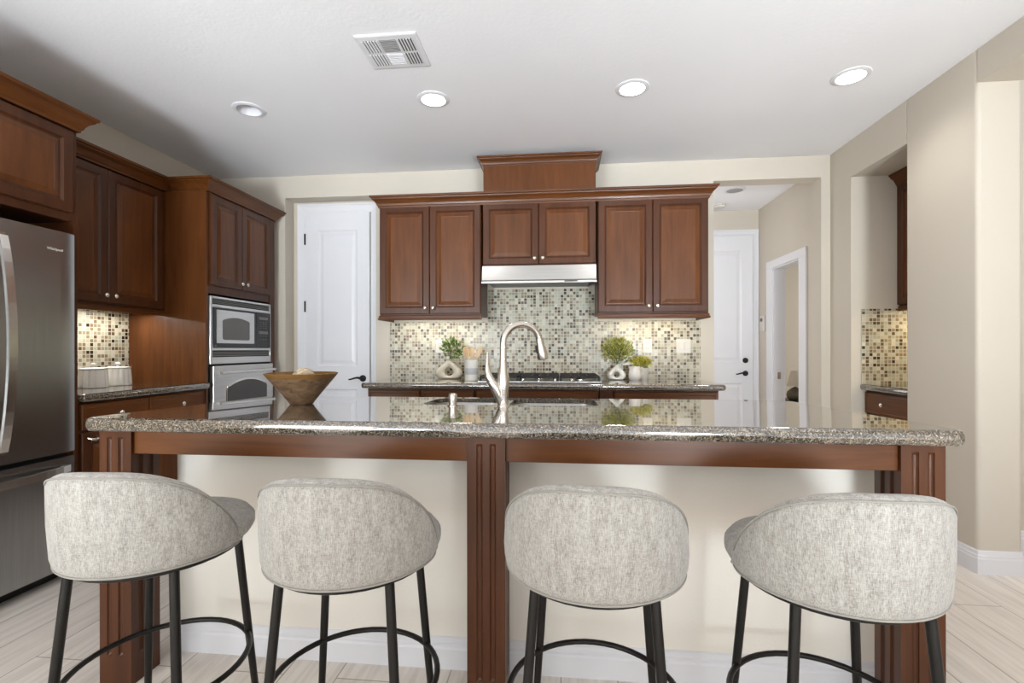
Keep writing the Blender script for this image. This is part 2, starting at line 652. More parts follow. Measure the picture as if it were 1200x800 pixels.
BASE_PROF = [(0, 0), (0.016, 0), (0.016, 0.078), (0.012, 0.086), (0.012, 0.094), (0.008, 0.100), (0.006, 0.116), (0.002, 0.122), (0, 0.122)]
struct(MB().sweep([(XR, 3.26), (XR, 2.762), (XR + 0.006, 2.746), (XR + 0.022, 2.74), (2.363, 2.74), (2.379, 2.746), (2.385, 2.762), (2.385, 3.06), (5.0, 3.06)],
                  BASE_PROF).build('baseboard_right', M['trim'], smooth=True, angle=25), 'white moulded baseboard around the right wall end')
struct(MB().sweep([(NI1, YB), (OP0, YB), (OP0, 4.262)], BASE_PROF).build('baseboard_back', M['trim']), 'white baseboard of the back wall')

DOOR_TOP = [(0, 0.012), (0, 0.0), (0.10, 0.0)]


def panel_door(name, label, x0, x1, z1, yf, handle_x, hinge_x=None, deadbolt=False, lever_dir=-1, lever_z=0.91, mid=(0.81, 1.02)):
    d = MB()
    t = 0.04
    st = 0.115
    d.box(x0, x0 + st, yf, yf + t, 0.01, z1)
    d.box(x1 - st, x1, yf, yf + t, 0.01, z1)
    for a, b in ((0.01, 0.24), (mid[0], mid[1]), (z1 - 0.16, z1)):
        d.box(x0 + st, x1 - st, yf, yf + t, a, b)
    for a, b in ((0.24, mid[0]), (mid[1], z1 - 0.16)):
        d.panel(x0 + st, x1 - st, a, b, yf, [(0, 0.0), (0.012, 0.010), (0.03, 0.010), (0.055, 0.003)], yf + t)
    o = d.build(name, M['trim'])
    struct(o, label)
    lv = MB()
    lv.lathe([(0.030, 0), (0.030, 0.008), (0.022, 0.013), (0.012, 0.016), (0.012, 0.045)], 20)
    lv.xf(Matrix.Translation((handle_x, yf, lever_z)) @ Matrix.Rotation(R(90), 4, 'X'))
    p = [(handle_x + lever_dir * s, yf - 0.045 - 0.004 * math.sin(s * 20), lever_z + 0.008 * math.sin(s / 0.11 * PI * 1.5)) for s in [0.0, 0.02, 0.04, 0.06, 0.08, 0.10, 0.115]]
    lv.tube(p, [0.011, 0.010, 0.009, 0.008, 0.0075, 0.007, 0.006], 10)
    lo = lv.build('lever_handle', M['black'], o, True)
    lo['label'] = 'black lever handle'
    if deadbolt:
        db = MB().lathe([(0.030, 0), (0.030, 0.008), (0.024, 0.014), (0.02, 0.024)], 20)
        db.xf(Matrix.Translation((handle_x, yf, lever_z + 0.145)) @ Matrix.Rotation(R(90), 4, 'X'))
        db.build('deadbolt', M['black'], o, True)['label'] = 'black deadbolt'
    if hinge_x is not None:
        for hz in (0.25, 1.57, 2.19):
            h = MB().tube([(hinge_x, yf - 0.006, hz - 0.05), (hinge_x, yf - 0.006, hz + 0.05)], 0.008, 10)
            h.build('hinge', M['black'], o, True)['label'] = 'black hinge'
    return o


def casing(name, label, x0, x1, z1, y, w=0.083, t=0.022):
    prof = [(-w, 0), (-w, t), (-w + 0.012, t), (-w + 0.02, t - 0.006), (-0.018, t - 0.010), (-0.008, t - 0.014), (0, t - 0.014), (0, 0)]
    # three mitred lengths in the x-z plane
    c = MB()
    path = [(x0, 0.0), (x0, z1), (x1, z1), (x1, 0.0)]
    rings = []
    for i, (px, pz) in enumerate(path):
        sx = 1 if i < 2 else -1
        ring = []
        for o_, d_ in prof:
            zz = pz - o_ if i in (1, 2) else pz
            ring.append((px + o_ * sx, y - d_, zz))
        rings.append(ring)
    c.loft(rings)
    return struct(c.build(name, M['trim']), label)


panel_door('door_1', 'white two panel pantry door in the niche beside the oven cabinet', -2.344, -1.735, 2.43, 4.222, -1.795, -2.348)
casing('trim_1', 'white casing of the pantry door', -2.352, -1.727, 2.438, 4.262)
panel_door('door_2', 'white hallway door with black lever and deadbolt', 1.33, 2.139, 2.44, 5.62, 2.062, None, True, -1, 0.90, (0.79, 1.02))
casing('trim_2', 'white casing of the far hallway door', 1.322, 2.146, 2.448, 5.66, 0.07)
# cased doorway of the hall side wall (looks to -x)
c = MB()
for a, b in ((4.58, 4.71), (5.285, 5.415)):
    c.box(HWX - 0.02, HWX, a, b, 0, 2.02, 0.003)
c.box(HWX - 0.02, HWX, 4.58, 5.415, 2.02, 2.10, 0.003)
c.box(HWX, 2.335, 4.71, 4.722, 0, 2.02)
c.box(HWX, 2.335, 5.273, 5.285, 0, 2.02)
c.box(HWX, 2.335, 4.722, 5.273, 2.008, 2.02)
tr = struct(c.build('trim_3', M['trim']), 'white casing of the bedroom doorway off the hallway')
MB().box(HWX + 0.035, HWX + 0.065, 5.268, 5.274, 0.86, 0.93).build('strike_plate', M['nickel'], tr)


# ================================================================== cabinetry helpers (local frame: width +x, front to -y, back at y=0)
DOOR_PROF = [(0, 0.004), (0.004, 0.0), (0.048, 0.0), (0.053, 0.004), (0.060, 0.009), (0.066, 0.009), (0.088, 0.002), (0.092, 0.002)]
SLIM_PROF = [(0, 0.004), (0.004, 0.0), (0.018, 0.0), (0.022, 0.003), (0.026, 0.001)]
CROWN = [(0, 0), (0.004, 0.0), (0.006, 0.012), (0.012, 0.016), (0.016, 0.030), (0.026, 0.046), (0.040, 0.058), (0.046, 0.062), (0.048, 0.070), (0.058, 0.074), (0.060, 0.088), (0, 0.088)]
RAIL = [(0, 0), (0.010, 0), (0.014, 0.006), (0.014, 0.012), (0.008, 0.018), (0.008, 0.030), (0.002, 0.036), (0, 0.036)]


def add_knob(parent, x, y, z, name='knob'):
    k = MB().lathe([(0.006, 0), (0.006, 0.012), (0.010, 0.016), (0.0145, 0.022), (0.0145, 0.027), (0.010, 0.032), (0.004, 0.034)], 16)
    k.xf(Matrix.Translation((x, y, z)) @ Matrix.Rotation(R(90), 4, 'X'))
    o = k.build(name, M['knob'], parent, True)
    o['label'] = 'pale round nickel knob'
    return o


def add_door(parent, x0, x1, z0, z1, yf, knob=None, name='door', prof=DOOR_PROF, mat='wood'):
    if prof is DOOR_PROF:
        k = [p for p in prof if p[0] <= 0.066]
        d = MB().panel(x0, x1, z0, z1, yf - 0.02, k, yf - 0.0005).build(name, M[mat], parent)
        i = 0.0665
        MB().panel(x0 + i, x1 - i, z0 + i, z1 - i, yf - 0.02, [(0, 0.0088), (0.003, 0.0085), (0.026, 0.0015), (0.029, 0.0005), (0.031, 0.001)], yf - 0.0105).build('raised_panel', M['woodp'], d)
    else:
        d = MB().panel(x0, x1, z0, z1, yf - 0.02, prof, yf - 0.0005).build(name, M[mat], parent)
    if knob:
        add_knob(d, knob[0], yf - 0.02, knob[1])
    return d


def carcass(x0, x1, z0, z1, depth, parent, mat='wood', name='body'):
    return MB().box(x0, x1, -depth, 0, z0, z1, 0.0015, 1).build(name, M[mat], parent)


def crown_part(parent, path, z, name='crown_moulding', scale=1.0, mat='woodx'):
    prof = [(o * scale, u * scale + z) for o, u in CROWN]
    return MB().sweep(path, prof).build(name, M[mat], parent)


def rail_part(parent, path, z, name='light_rail', mat='woodx'):
    return MB().sweep(path, [(o, u + z) for o, u in RAIL]).build(name, M[mat], parent)


def under_light(parent, x0, x1, y, z, power, rz, loc, color=(1.0, 0.83, 0.58)):
    """slim strip lamp fixed to the underside of a wall cabinet"""
    s = MB().box(x0, x1, y - 0.015, y + 0.015, z - 0.012, z, 0.002).build('light_strip', M['strip'], parent)
    s['label'] = 'warm under-cabinet light strip'
    d = bpy.data.lights.new('under_cabinet_lamp', 'AREA')
    d.shape = 'RECTANGLE'; d.size = x1 - x0; d.size_y = 0.03
    d.energy = power; d.color = color
    o = bpy.data.objects.new('under_cabinet_lamp', d)
    COL.objects.link(o)
    o.parent = parent
    o.location = ((x0 + x1) / 2, y, z - 0.016)


# ================================================================== back wall cabinets
GAP = 0.002
YW = YB - 0.001
DEP = 0.335
loc = (0, YW, 0)


def back_upper(label, x0, x1, z0, z1, group, rail=True, knob_dz=0.055, lit=0.0, color=(1.0, 0.83, 0.58), close=(True, True)):
    t = thing('wall_cabinet', label, 'cabinet', ((x0 + x1) / 2, YW, z0), 0, group)
    w = (x1 - x0) / 2
    h = z1 - z0
    carcass(-w, w, 0, h, DEP, t)
    add_door(t, -w + 0.004, -GAP, 0.012, h - 0.006, -DEP, (-0.032, knob_dz))
    add_door(t, GAP, w - 0.004, 0.012, h - 0.006, -DEP, (0.032, knob_dz))
    if rail:
        a = [(-w, -DEP), (w, -DEP)]
        if close[0]:
            a = [(-w, 0)] + a
        if close[1]:
            a = a + [(w, 0)]
        rail_part(t, a, -0.036)
        MB().box(-w, w, -DEP, -DEP + 0.02, -0.036, 0).build('valance', M['wood'], t)
    if lit:
        under_light(t, -w + 0.1, w - 0.1, -0.16, -0.001, lit, 0, t.location, color)
    return t


back_upper('two door cherry wall cabinet left of the range hood', -1.463, -0.628, 1.448, 2.335, 'wall cabinets around the range hood', True, 0.055, 2.0, (1.0, 0.92, 0.78), (True, False))
back_upper('short two door cherry cabinet directly above the range hood', -0.616, 0.276, 1.83, 2.335, 'wall cabinets around the range hood', False)
back_upper('two door cherry wall cabinet right of the range hood', 0.288, 1.118, 1.448, 2.335, 'wall cabinets around the range hood', True, 0.055, 1.7, (1.0, 0.82, 0.52), (False, True))
# crown continues over all three
t = thing('crown_moulding', 'long cherry crown moulding running above the back wall cabinets', 'moulding', (0, YW, 2.318))
crown_part(t, [(-1.465, 0.0), (-1.465, -DEP - 0.018), (1.12, -DEP - 0.018), (1.12, 0.0)], 0.0, 'cornice')
mb = MB().box(-1.463, 1.118, -DEP - 0.016, 0, 0.018, 0.07)
mb.build('top_board', M['wood'], t)
# hood cover box above the crown
t = thing('chimney_box', 'plain cherry chimney box with crown rising above the cabinets', 'cabinet', (-0.168, YW, 2.388))
CH = 0.338
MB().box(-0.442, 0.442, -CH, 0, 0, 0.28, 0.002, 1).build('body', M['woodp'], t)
crown_part(t, [(-0.442, 0.0), (-0.442, -CH), (0.442, -CH), (0.442, 0.0)], 0.238, 'crown_moulding', 0.8)
MB().box(-0.442, 0.442, -CH, 0, 0.2805, 0.308).build('top_board', M['wood'], t)

# range hood
t = thing('range_hood', 'slim stainless steel range hood under the short cabinet', 'range hood', (-0.17, YW, 1.688))
mb = MB()
sect = [(0, 0.062), (-0.385, 0.012), (-0.400, 0.0), (-0.412, 0.0), (-0.412, 0.014), (-0.398, 0.026), (-0.372, 0.140), (0, 0.140)]
mb.loft([[(-0.444, y, z) for y, z in sect], [(0.444, y, z) for y, z in sect]])
mb.build('canopy', M['steel'], t)
MB().box(-0.40, 0.40, -0.33, -0.05, 0.012, 0.030).build('filter', M['grille_mid'], t)
MB().box(0.20, 0.30, -0.4165, -0.41, 0.005, 0.013).build('switch', M['dark'], t)

# back splash of mosaic
t = thing('tile_backsplash', 'cream and brown mosaic tile backsplash behind the cooktop', 'backsplash', (0, YW, 0))
MB().box(-1.497, 1.152, -0.008, 0, 0.926, 1.412).build('lower_field', M['mosaic'], t)
MB().box(-0.628, 0.288, -0.008, 0, 1.412, 1.688).build('hood_field', M['mosaic'], t)


def outlet(label, cx, cz, w, h, kind):
    t = thing('outlet' if kind == 'outlet' else 'light_switch', label, 'outlet' if kind == 'outlet' else 'switch', (cx, YW - 0.0085, cz))
    MB().box(-w / 2, w / 2, -0.006, 0, -h / 2, h / 2, 0.002).build('cover_plate', M['plastic'], t)
    if kind == 'outlet':
        for s in (-1, 1):
            r = MB().box(-0.017, 0.017, -0.0085, -0.0055, s * 0.021 - 0.014, s * 0.021 + 0.014, 0.003).build('socket', M['plastic'], t)
            MB().box(-0.008, -0.005, -0.0092, -0.0083, s * 0.021 - 0.003, s * 0.021 + 0.007).box(0.005, 0.008, -0.0092, -0.0083, s * 0.021 - 0.003, s * 0.021 + 0.007).build('slot', M['slot'], r)
    else:
        n = 2
        for k in range(n):
            x = (k - (n - 1) / 2) * 0.046
            MB().box(x - 0.016, x + 0.016, -0.0095, -0.0055, -0.033, 0.033, 0.003).build('rocker', M['plastic'], t)


outlet('white outlet on the mosaic beside the left round vase', -1.048, 1.20, 0.074, 0.116, 'outlet')
outlet('white outlet on the mosaic above the pitcher', 0.722, 1.20, 0.074, 0.116, 'outlet')
outlet('wide white double switch plate at the right end of the mosaic', 1.014, 1.198, 0.117, 0.117, 'switch')


# ------------------------------------------------------------------ counters
EDGE = [(0.010, 0.0), (0.004, 0.004), (0.0, 0.014), (0.0, 0.028), (0.004, 0.038), (0.012, 0.043), (0.016, 0.0435)]


def slab(name, poly, z_top, thick, holes=(), parent=None):
    mb = MB()
    k = thick / 0.0435
    rings = [[(x, y, z_top - thick + h * k) for x, y in offset_poly(poly, o)] for o, h in EDGE]
    if holes:      # thin slab with a built-up edge
        inner = offset_poly(poly, 0.03)
        rings = [[(x, y, z_top - 0.021) for x, y in inner], [(x, y, z_top - thick) for x, y in inner]] + rings
    rs = [mb.ring(r) for r in rings]
    for a, b in zip(rs, rs[1:]):
        mb.bridge(a, b)
    n = len(poly)

    def fill(ring, z, hs):
        es = []
        for i in range(len(ring)):
            e = mb.bm.edges.get((ring[i], ring[(i + 1) % len(ring)])) or mb.bm.edges.new((ring[i], ring[(i + 1) % len(ring)]))
            es.append(e)
        out = []
        for h in hs:
            r = mb.ring([(x, y, z) for x, y in h])
            es += [mb.bm.edges.new((r[i], r[(i + 1) % len(r)])) for i in range(len(r))]
            out.append(r)
        bmesh.ops.triangle_fill(mb.bm, use_beauty=True, use_dissolve=False, edges=es)
        return out
    if holes:
        t_ = fill(rs[-1], z_top, holes)
        b_ = fill(rs[0], z_top - 0.021, holes)
        for a, b in zip(t_, b_):
            mb.bridge(a, b)
    else:
        mb.cap(rs[-1]); mb.cap(rs[0], True)
    o = mb.build(name, M['granite'], parent, True, angle=50)
    for f in o.data.polygons:       # the polished faces stay truly flat
        if abs(f.normal.z) > 0.995:
            f.use_smooth = False
    return o


ZC = 0.925
poly = round_poly([(-1.50, 3.47), (1.152, 3.47), (1.152, YB - 0.002), (-1.50, YB - 0.002)], [0.03, 0.03, 0, 0])
tag(slab('countertop', poly, ZC, 0.042), 'brown granite countertop along the back wall under the mosaic', 'countertop')


def base_cab(label, x0, x1, drawers, doors, depth=0.60, y=YB - 0.002, top=0.881, group=None):
    t = thing('base_cabinet', label, 'cabinet', (x0, y, 0), 0, group)
    w = x1 - x0
    MB().box(0, w, -depth, 0, 0.1, top, 0.001, 1).build('body', M['wood'], t)
    MB().box(0.0, w, -depth + 0.07, -0.05, 0, 0.1).build('toe_kick', M['dark'], t)
    n = drawers
    for k in range(n):
        a, b = w * k / n + 0.008, w * (k + 1) / n - 0.008
        add_door(t, a, b, 0.72, top - 0.012, -depth, ((a + b) / 2, 0.80), 'drawer', SLIM_PROF, 'woodx')
    n = doors
    for k in range(n):
        a, b = w * k / n + 0.006, w * (k + 1) / n - 0.006
        kx = b - 0.035 if k % 2 == 0 else a + 0.035
        add_door(t, a, b, 0.115, 0.705, -depth, (kx, 0.65))
    return t


base_cab('cherry base cabinet at the left end of the back counter', -1.455, -0.632, 2, 2, group='base cabinets along the back wall')
base_cab('cherry base cabinet under the gas cooktop', -0.628, 0.276, 1, 2, group='base cabinets along the back wall')
base_cab('cherry base cabinet at the right end of the back counter', 0.376, 1.108, 1, 2, group='base cabinets along the back wall')
t = thing('pilaster', 'narrow fluted cherry pilaster between the back base cabinets', 'trim', (0.326, YB - 0.002, 0))
MB().box(-0.046, 0.046, -0.625, 0, 0, 0.881, 0.003).build('body', M['wood'], t)
MB().box(-0.022, -0.010, -0.6285, -0.6245, 0.1, 0.85).box(0.010, 0.022, -0.6285, -0.6245, 0.1, 0.85).build('flute', M['wood_dark'], t)

# cooktop
t = thing('cooktop', 'stainless gas cooktop with black iron grates on the back counter', 'cooktop', (-0.16, 3.80, ZC + 0.0005))
MB().box(-0.46, 0.46, -0.25, 0.24, 0, 0.012, 0.004).build('steel_tray', M['steel'], t)
for k, (bx, by) in enumerate([(-0.31, -0.11), (-0.31, 0.12), (0.0, 0.0), (0.31, -0.11), (0.31, 0.12)]):
    b = MB().lathe([(0.045, 0.012), (0.045, 0.022), (0.036, 0.026)], 20, (bx, by, 0)).build('burner', M['nickel'], t, True)
    MB().lathe([(0.03, 0.0265), (0.03, 0.032), (0.026, 0.034)], 20, (bx, by, 0)).build('burner_cap', M['iron'], b, True)
for k in range(3):
    x0 = -0.45 + k * 0.30
    g = MB()
    g.box(x0 + 0.005, x0 + 0.295, -0.235, -0.222, 0.034, 0.050, 0.003)
    g.box(x0 + 0.005, x0 + 0.295, 0.212, 0.225, 0.034, 0.050, 0.003)
    g.box(x0 + 0.005, x0 + 0.018, -0.235, 0.225, 0.034, 0.050, 0.003)
    g.box(x0 + 0.282, x0 + 0.295, -0.235, 0.225, 0.034, 0.050, 0.003)
    for yy in (-0.11, 0.0, 0.12):
        g.box(x0 + 0.005, x0 + 0.295, yy - 0.006, yy + 0.006, 0.036, 0.052, 0.003)
    for xx in (0.09, 0.15, 0.21):
        g.box(x0 + xx - 0.006, x0 + xx + 0.006, -0.235, 0.225, 0.036, 0.052, 0.003)
    for xx in (0.011, 0.289):
        for yy in (-0.229, 0.219):
            g.box(x0 + xx - 0.008, x0 + xx + 0.008, yy - 0.008, yy + 0.008, 0.010, 0.036)
    g.build('grate', M['iron'], t)
for k in range(5):
    kb = MB().lathe([(0.016, 0.012), (0.016, 0.03), (0.012, 0.034)], 16, (-0.24 + k * 0.12, -0.238, 0))
    kb.build('control_knob', M['nickel'], t, True)


# ------------------------------------------------------------------ small things on the back counter
def leaf_cloud(mb, c, rx, ry, rz, n, size, rnd, narrow=0.35, up=0.6):
    for _ in range(n):
        a = rnd.uniform(0, 2 * PI); u = rnd.uniform(-1, 1); k = rnd.random() ** 0.4
        d = Vector((math.sqrt(1 - u * u) * math.cos(a), math.sqrt(1 - u * u) * math.sin(a), u))
        p = Vector((c[0] + d.x * rx * k, c[1] + d.y * ry * k, c[2] + d.z * rz * k))
        dirn = (d + Vector((rnd.uniform(-.5, .5), rnd.uniform(-.5, .5), up))).normalized()
        s = dirn.cross(Vector((rnd.uniform(-1, 1), rnd.uniform(-1, 1), rnd.uniform(-1, 1)))).normalized()
        nrm = dirn.cross(s)
        L = size * rnd.uniform(0.6, 1.2)
        W = L * narrow
        q = [p, p + dirn * L * 0.45 + s * W * 0.5 + nrm * L * .05, p + dirn * L, p + dirn * L * 0.45 - s * W * 0.5 + nrm * L * .05]
        mb.bm.faces.new([mb.bm.verts.new(v) for v in q])


def plant(name, label, loc, c, r, n, size, mat, seed, z0, stems=9, narrow=0.35, up=0.6):
    rnd = random.Random(seed)
    t = thing(name, label, 'plant', loc)
    mb = MB()
    leaf_cloud(mb, c, r[0], r[1], r[2], n, size, rnd, narrow, up)
    mb.build('foliage', M[mat], t)
    st = MB()
    for k in range(stems):
        a = rnd.uniform(0, 2 * PI); q = rnd.uniform(0.2, 0.8)
        e = Vector((c[0] + r[0] * q * math.cos(a), c[1] + r[1] * q * math.sin(a), c[2] + r[2] * rnd.uniform(-.2, .7)))
        b = Vector((rnd.uniform(-.006, .006), rnd.uniform(-.006, .006), z0))
        m = b.lerp(e, 0.5) + Vector((0, 0, 0.015))
        st.tube([b, m, e], [0.002, 0.0018, 0.0012], 5)
    st.build('stem', M['stem'], t)
    return t


def ring_vase(label, loc, w, h, mat):
    """flat drop shaped vase with a round hole through its belly, drawn up into a narrow mouth"""
    t = thing('ring_vase', label, 'vase', loc)
    half = [(0.0, 0.0), (0.27, 0.0), (0.38, 0.04), (0.46, 0.14), (0.50, 0.27), (0.48, 0.40), (0.41, 0.53), (0.30, 0.66), (0.20, 0.77), (0.125, 0.86), (0.095, 0.94), (0.0, 0.94)]
    P = [Vector((x * w, z * h)) for x, z in half]
    c = Vector((0, 0.36 * h))
    hr = w * 0.15
    N = 48
    loops = []
    for i in range(N):
        a = 2 * PI * i / N
        d = Vector((abs(math.cos(a)), math.sin(a)))
        best = None
        for p, q in zip(P, P[1:]):
            e = q - p
            den = d.x * e.y - d.y * e.x
            if abs(den) < 1e-12:
                continue
            f = p - c
            s_ = (f.x * e.y - f.y * e.x) / den
            u_ = (f.x * d.y - f.y * d.x) / den
            if s_ > 0 and -1e-6 <= u_ <= 1 + 1e-6:
                best = s_ if best is None else max(best, s_)
        ro_ = best or hr * 1.5
        sg = 1 if math.cos(a) >= 0 else -1
        D = Vector((d.x * sg, 0, d.y))
        C = Vector((0, 0, c.y))
        inner, outer = C + D * hr, C + D * ro_
        mid = (inner + outer) / 2
        hl = (ro_ - hr) / 2
        th = 0.034 - 0.014 * max(0, math.sin(a)) ** 3
        ring = []
        for k in range(12):
            b_ = 2 * PI * k / 12
            sgn = lambda v: (abs(v) ** 0.65) * (1 if v >= 0 else -1)
            p = mid + D * (hl * sgn(math.cos(b_))) + Vector((0, 1, 0)) * (th * sgn(math.sin(b_)))
            ring.append((p.x, p.y, max(p.z, 0)))
        loops.append(ring)
    mb = MB()
    rs = [mb.ring(r) for r in loops]
    for i in range(N):
        mb.bridge(rs[i], rs[(i + 1) % N])
    mb.build('body', mat, t, True, angle=80)
    r = 0.095 * w
    MB().lathe([(r * 0.95, h * 0.92), (r * 0.9, h * 0.97), (r, h), (r * 0.7, h), (r * 0.65, h * 0.93)], 20).build('mouth', mat, t, True)
    return t


ring_vase('cream round vase with a hole beside the utensil crock', (-0.936, 3.98, ZC), 0.228, 0.168, M['cream'])
plant('leaf_sprig', 'small green leafy sprig in the cream vase near the utensil crock', (-0.925, 3.98, ZC), (0.018, 0, 0.255), (0.085, 0.06, 0.085), 150, 0.042, 'leaf', 3, 0.160, 8, 0.55)
ring_vase('white round vase with a hole beside the white pitcher', (0.452, 3.96, ZC), 0.148, 0.122, M['ceramic'])
plant('leaf_bush', 'tall yellow green leafy sprig in the small white round vase', (0.452, 3.96, ZC), (0.01, 0, 0.235), (0.118, 0.09, 0.105), 640, 0.038, 'leaf2', 5, 0.116, 14, 0.32, 0.8)

# pitcher
t = thing('pitcher', 'small white pitcher between the round vase and plant pot', 'pitcher', (0.592, 3.93, ZC))
MB().lathe([(0.036, 0), (0.046, 0.012), (0.050, 0.035), (0.046, 0.065), (0.040, 0.088), (0.042, 0.110), (0.037, 0.110), (0.035, 0.088), (0.040, 0.06), (0.03, 0.012)], 28,
           mod=lambda a, r, z: r + (0.014 * max(0, math.cos(a - PI)) ** 6 * max(0, (z - 0.085) / 0.025) if z > 0.085 else 0)).build('body', M['ceramic'], t, True)
MB().tube([(0.040, 0, 0.095), (0.062, 0, 0.098), (0.072, 0, 0.078), (0.066, 0, 0.052), (0.048, 0, 0.038)], 0.005, 8).build('handle', M['ceramic'], t, True)
t = thing('plant_pot', 'small white pot behind the pitcher handle', 'pot', (0.672, 4.02, ZC))
MB().lathe([(0.036, 0), (0.040, 0.004), (0.048, 0.09), (0.050, 0.094), (0.045, 0.094), (0.040, 0.05), (0.03, 0.012)], 24).build('body', M['ceramic'], t, True)
plant('moss_plant', 'low bushy yellow plant in the small white pot', (0.672, 4.02, ZC), (-0.012, 0, 0.135), (0.082, 0.055, 0.05), 520, 0.022, 'moss', 8, 0.045, 10, 0.4)

# utensil crock
t = thing('utensil_crock', 'white crock with a grey band holding wooden utensils', 'crock', (-0.708, 3.78, ZC))
MB().lathe([(0.050, 0), (0.053, 0.003), (0.053, 0.16), (0.0545, 0.165), (0.049, 0.165), (0.047, 0.15), (0.045, 0.012)], 32).build('body', M['ceramic'], t, True)
MB().lathe([(0.0533, 0.05), (0.0538, 0.052), (0.0538, 0.098), (0.0533, 0.10)], 32, cap0=False, cap1=False).build('band', M['band'], t, True)['label'] = 'grey glazed band'


def utensil(name, label, base, top, head, hw):
    t = thing(name, label, 'utensil', (-0.708, 3.78, ZC + 0.014))
    b, e = Vector(base), Vector(top)
    MB().tube([b, b.lerp(e, 0.5), e], [0.005, 0.0045, 0.006], 8).build('shaft', M['spoon'], t, True)
    d = (e - b).normalized()
    f = [e + d * head * k for k in (-0.08, 0.15, 0.45, 0.75, 0.95, 1.0)]
    MB().tube(f, [0.006, hw * 0.75, hw, hw * 0.95, hw * 0.6, hw * 0.15], 14, flat=(0.22, 1.0)).build('paddle', M['spoon'], t, True)


utensil('wooden_spoon', 'pale wooden spoon leaning left in the utensil crock', (0.01, 0.0, 0), (-0.030, -0.01, 0.175), 0.085, 0.026)
utensil('wooden_ladle', 'pale wooden spoon standing in the middle of the utensil crock', (0.0, 0.01, 0), (0.004, 0.0, 0.172), 0.082, 0.022)
utensil('wooden_spatula', 'tan wooden spatula leaning right in the utensil crock', (-0.02, 0.0, 0), (0.048, 0.0, 0.175), 0.085, 0.02)

# ================================================================== left wall
XL = -3.149
LROT = R(90)     # local +x runs along world +y, front faces world +x


def left_thing(name, label, cat, y0, group=None, z=0):
    return thing(name, label, cat, (XL, y0, z), LROT, group)


# fridge surround
t = left_thing('fridge_cabinet', 'deep cherry cabinet over the refrigerator with tall side panel', 'cabinet', 1.375)
D = 0.61
W = 0.912
carcass(0, W, 1.842, 2.318, D, t)
add_door(t, 0.012, W / 2 - GAP, 1.885, 2.308, -D, (W / 2 - 0.03, 1.93))
add_door(t, W / 2 + GAP, W - 0.034, 1.885, 2.308, -D, (W / 2 + 0.03, 1.93))
MB().box(W - 0.022, W, -D - 0.004, 0, 0, 1.842).build('side_panel', M['wood'], t)
crown_part(t, [(-0.05, -D - 0.018), (W + 0.0, -D - 0.018), (W + 0.0, -0.376)], 2.318)
MB().box(-0.05, W, -D - 0.017, 0, 2.3185, 2.395).build('top_board', M['wood'], t)

# fridge
t = thing('refrigerator', 'dark stainless refrigerator with bowed bar handles and freezer drawer', 'refrigerator', (XL + 0.02, 1.405, 0), LROT)
FW = 0.845
FD = 0.632
MB().box(0, FW, -FD + 0.07, 0, 0.03, 1.755, 0.004).build('body', M['dark'], t)


def fridge_front(x0, x1, z0, z1):
    mb = MB()
    # gently crowned front
    n = 10
    y0, y1 = -FD, -FD + 0.065
    sec = []
    for i in range(n + 1):
        u = i / n
        x = x0 + (x1 - x0) * u
        e = min(u, 1 - u) * (x1 - x0)
        d = 0.012 * max(0, 1 - e / 0.02) ** 2
        sec.append((x, y0 + d))
    pts = sec + [(x1, y1), (x0, y1)]
    mb.loft([[(x, y, z0) for x, y in pts], [(x, y, z1) for x, y in pts]])
    return mb


d1 = fridge_front(0.002, FW / 2 - 0.003, 0.655, 1.768).build('door', M['fridge'], t, True, angle=30)
d2 = fridge_front(FW / 2 + 0.003, FW - 0.002, 0.655, 1.768).build('door', M['fridge'], t, True, angle=30)
d3 = fridge_front(0.002, FW - 0.002, 0.07, 0.632).build('freezer_drawer', M['fridge'], t, True, angle=30)
MB().box(0.01, FW - 0.01, -FD + 0.09, -0.02, 0, 0.062).build('base_grille', M['dark'], t)


def bow(parent, pts, w, th):
    mb = MB()
    mb.tube(pts, 1.0, 4, flat=(w, th))
    return mb


def fridge_bar(parent, x, horizontal=False):
    pts = []
    n = 16
    for i in range(n + 1):
        s = i / n
        out = 0.014 + 0.050 * math.sin(PI * s) ** 0.8
        if horizontal:
            pts.append((0.05 + (FW - 0.10) * s, -FD - out, 0.575))
        else:
            pts.append((x, -FD - out, 0.715 + 0.975 * s))
    mb = MB()
    hw, ht = 0.017, 0.007
    rings = []
    for (px, py, pz) in pts:
        if horizontal:
            rings.append([(px, py - ht, pz - hw), (px, py - ht, pz + hw), (px, py + ht, pz + hw), (px, py + ht, pz - hw)])
        else:
            rings.append([(px - hw, py - ht, pz), (px + hw, py - ht, pz), (px + hw, py + ht, pz), (px - hw, py + ht, pz)])
    mb.loft(rings)
    for px, py, pz in (pts[0], pts[-1]):
        mb.box(px - 0.012, px + 0.012, py, -FD + 0.004, pz - 0.012, pz + 0.012)
    o = mb.build('bar_handle', M['handle'], parent)
    o['label'] = 'bowed satin bar handle'
    return o


fridge_bar(d1, FW / 2 - 0.078)
fridge_bar(d2, FW / 2 + 0.078)
fridge_bar(d3, 0, True)
fc = bpy.data.curves.new('badge', 'FONT')
fc.body = 'Whirlpool'
fc.size = 0.018
fc.extrude = 0.0006
fc.align_x = 'CENTER'
tmp = bpy.data.objects.new('badge_text', fc)
COL.objects.link(tmp)
dg = bpy.context.evaluated_depsgraph_get()
me = bpy.data.meshes.new_from_object(tmp.evaluated_get(dg))
COL.objects.unlink(tmp)
bpy.data.objects.remove(tmp)
me.materials.clear()
me.materials.append(M['plastic'])
bo = bpy.data.objects.new('badge', me)
COL.objects.link(bo)
bo.parent = d2
bo.location = (0.737, -FD - 0.001, 1.668)
bo.rotation_euler = (R(90), 0, 0)
bo['label'] = 'small pale lettering badge'

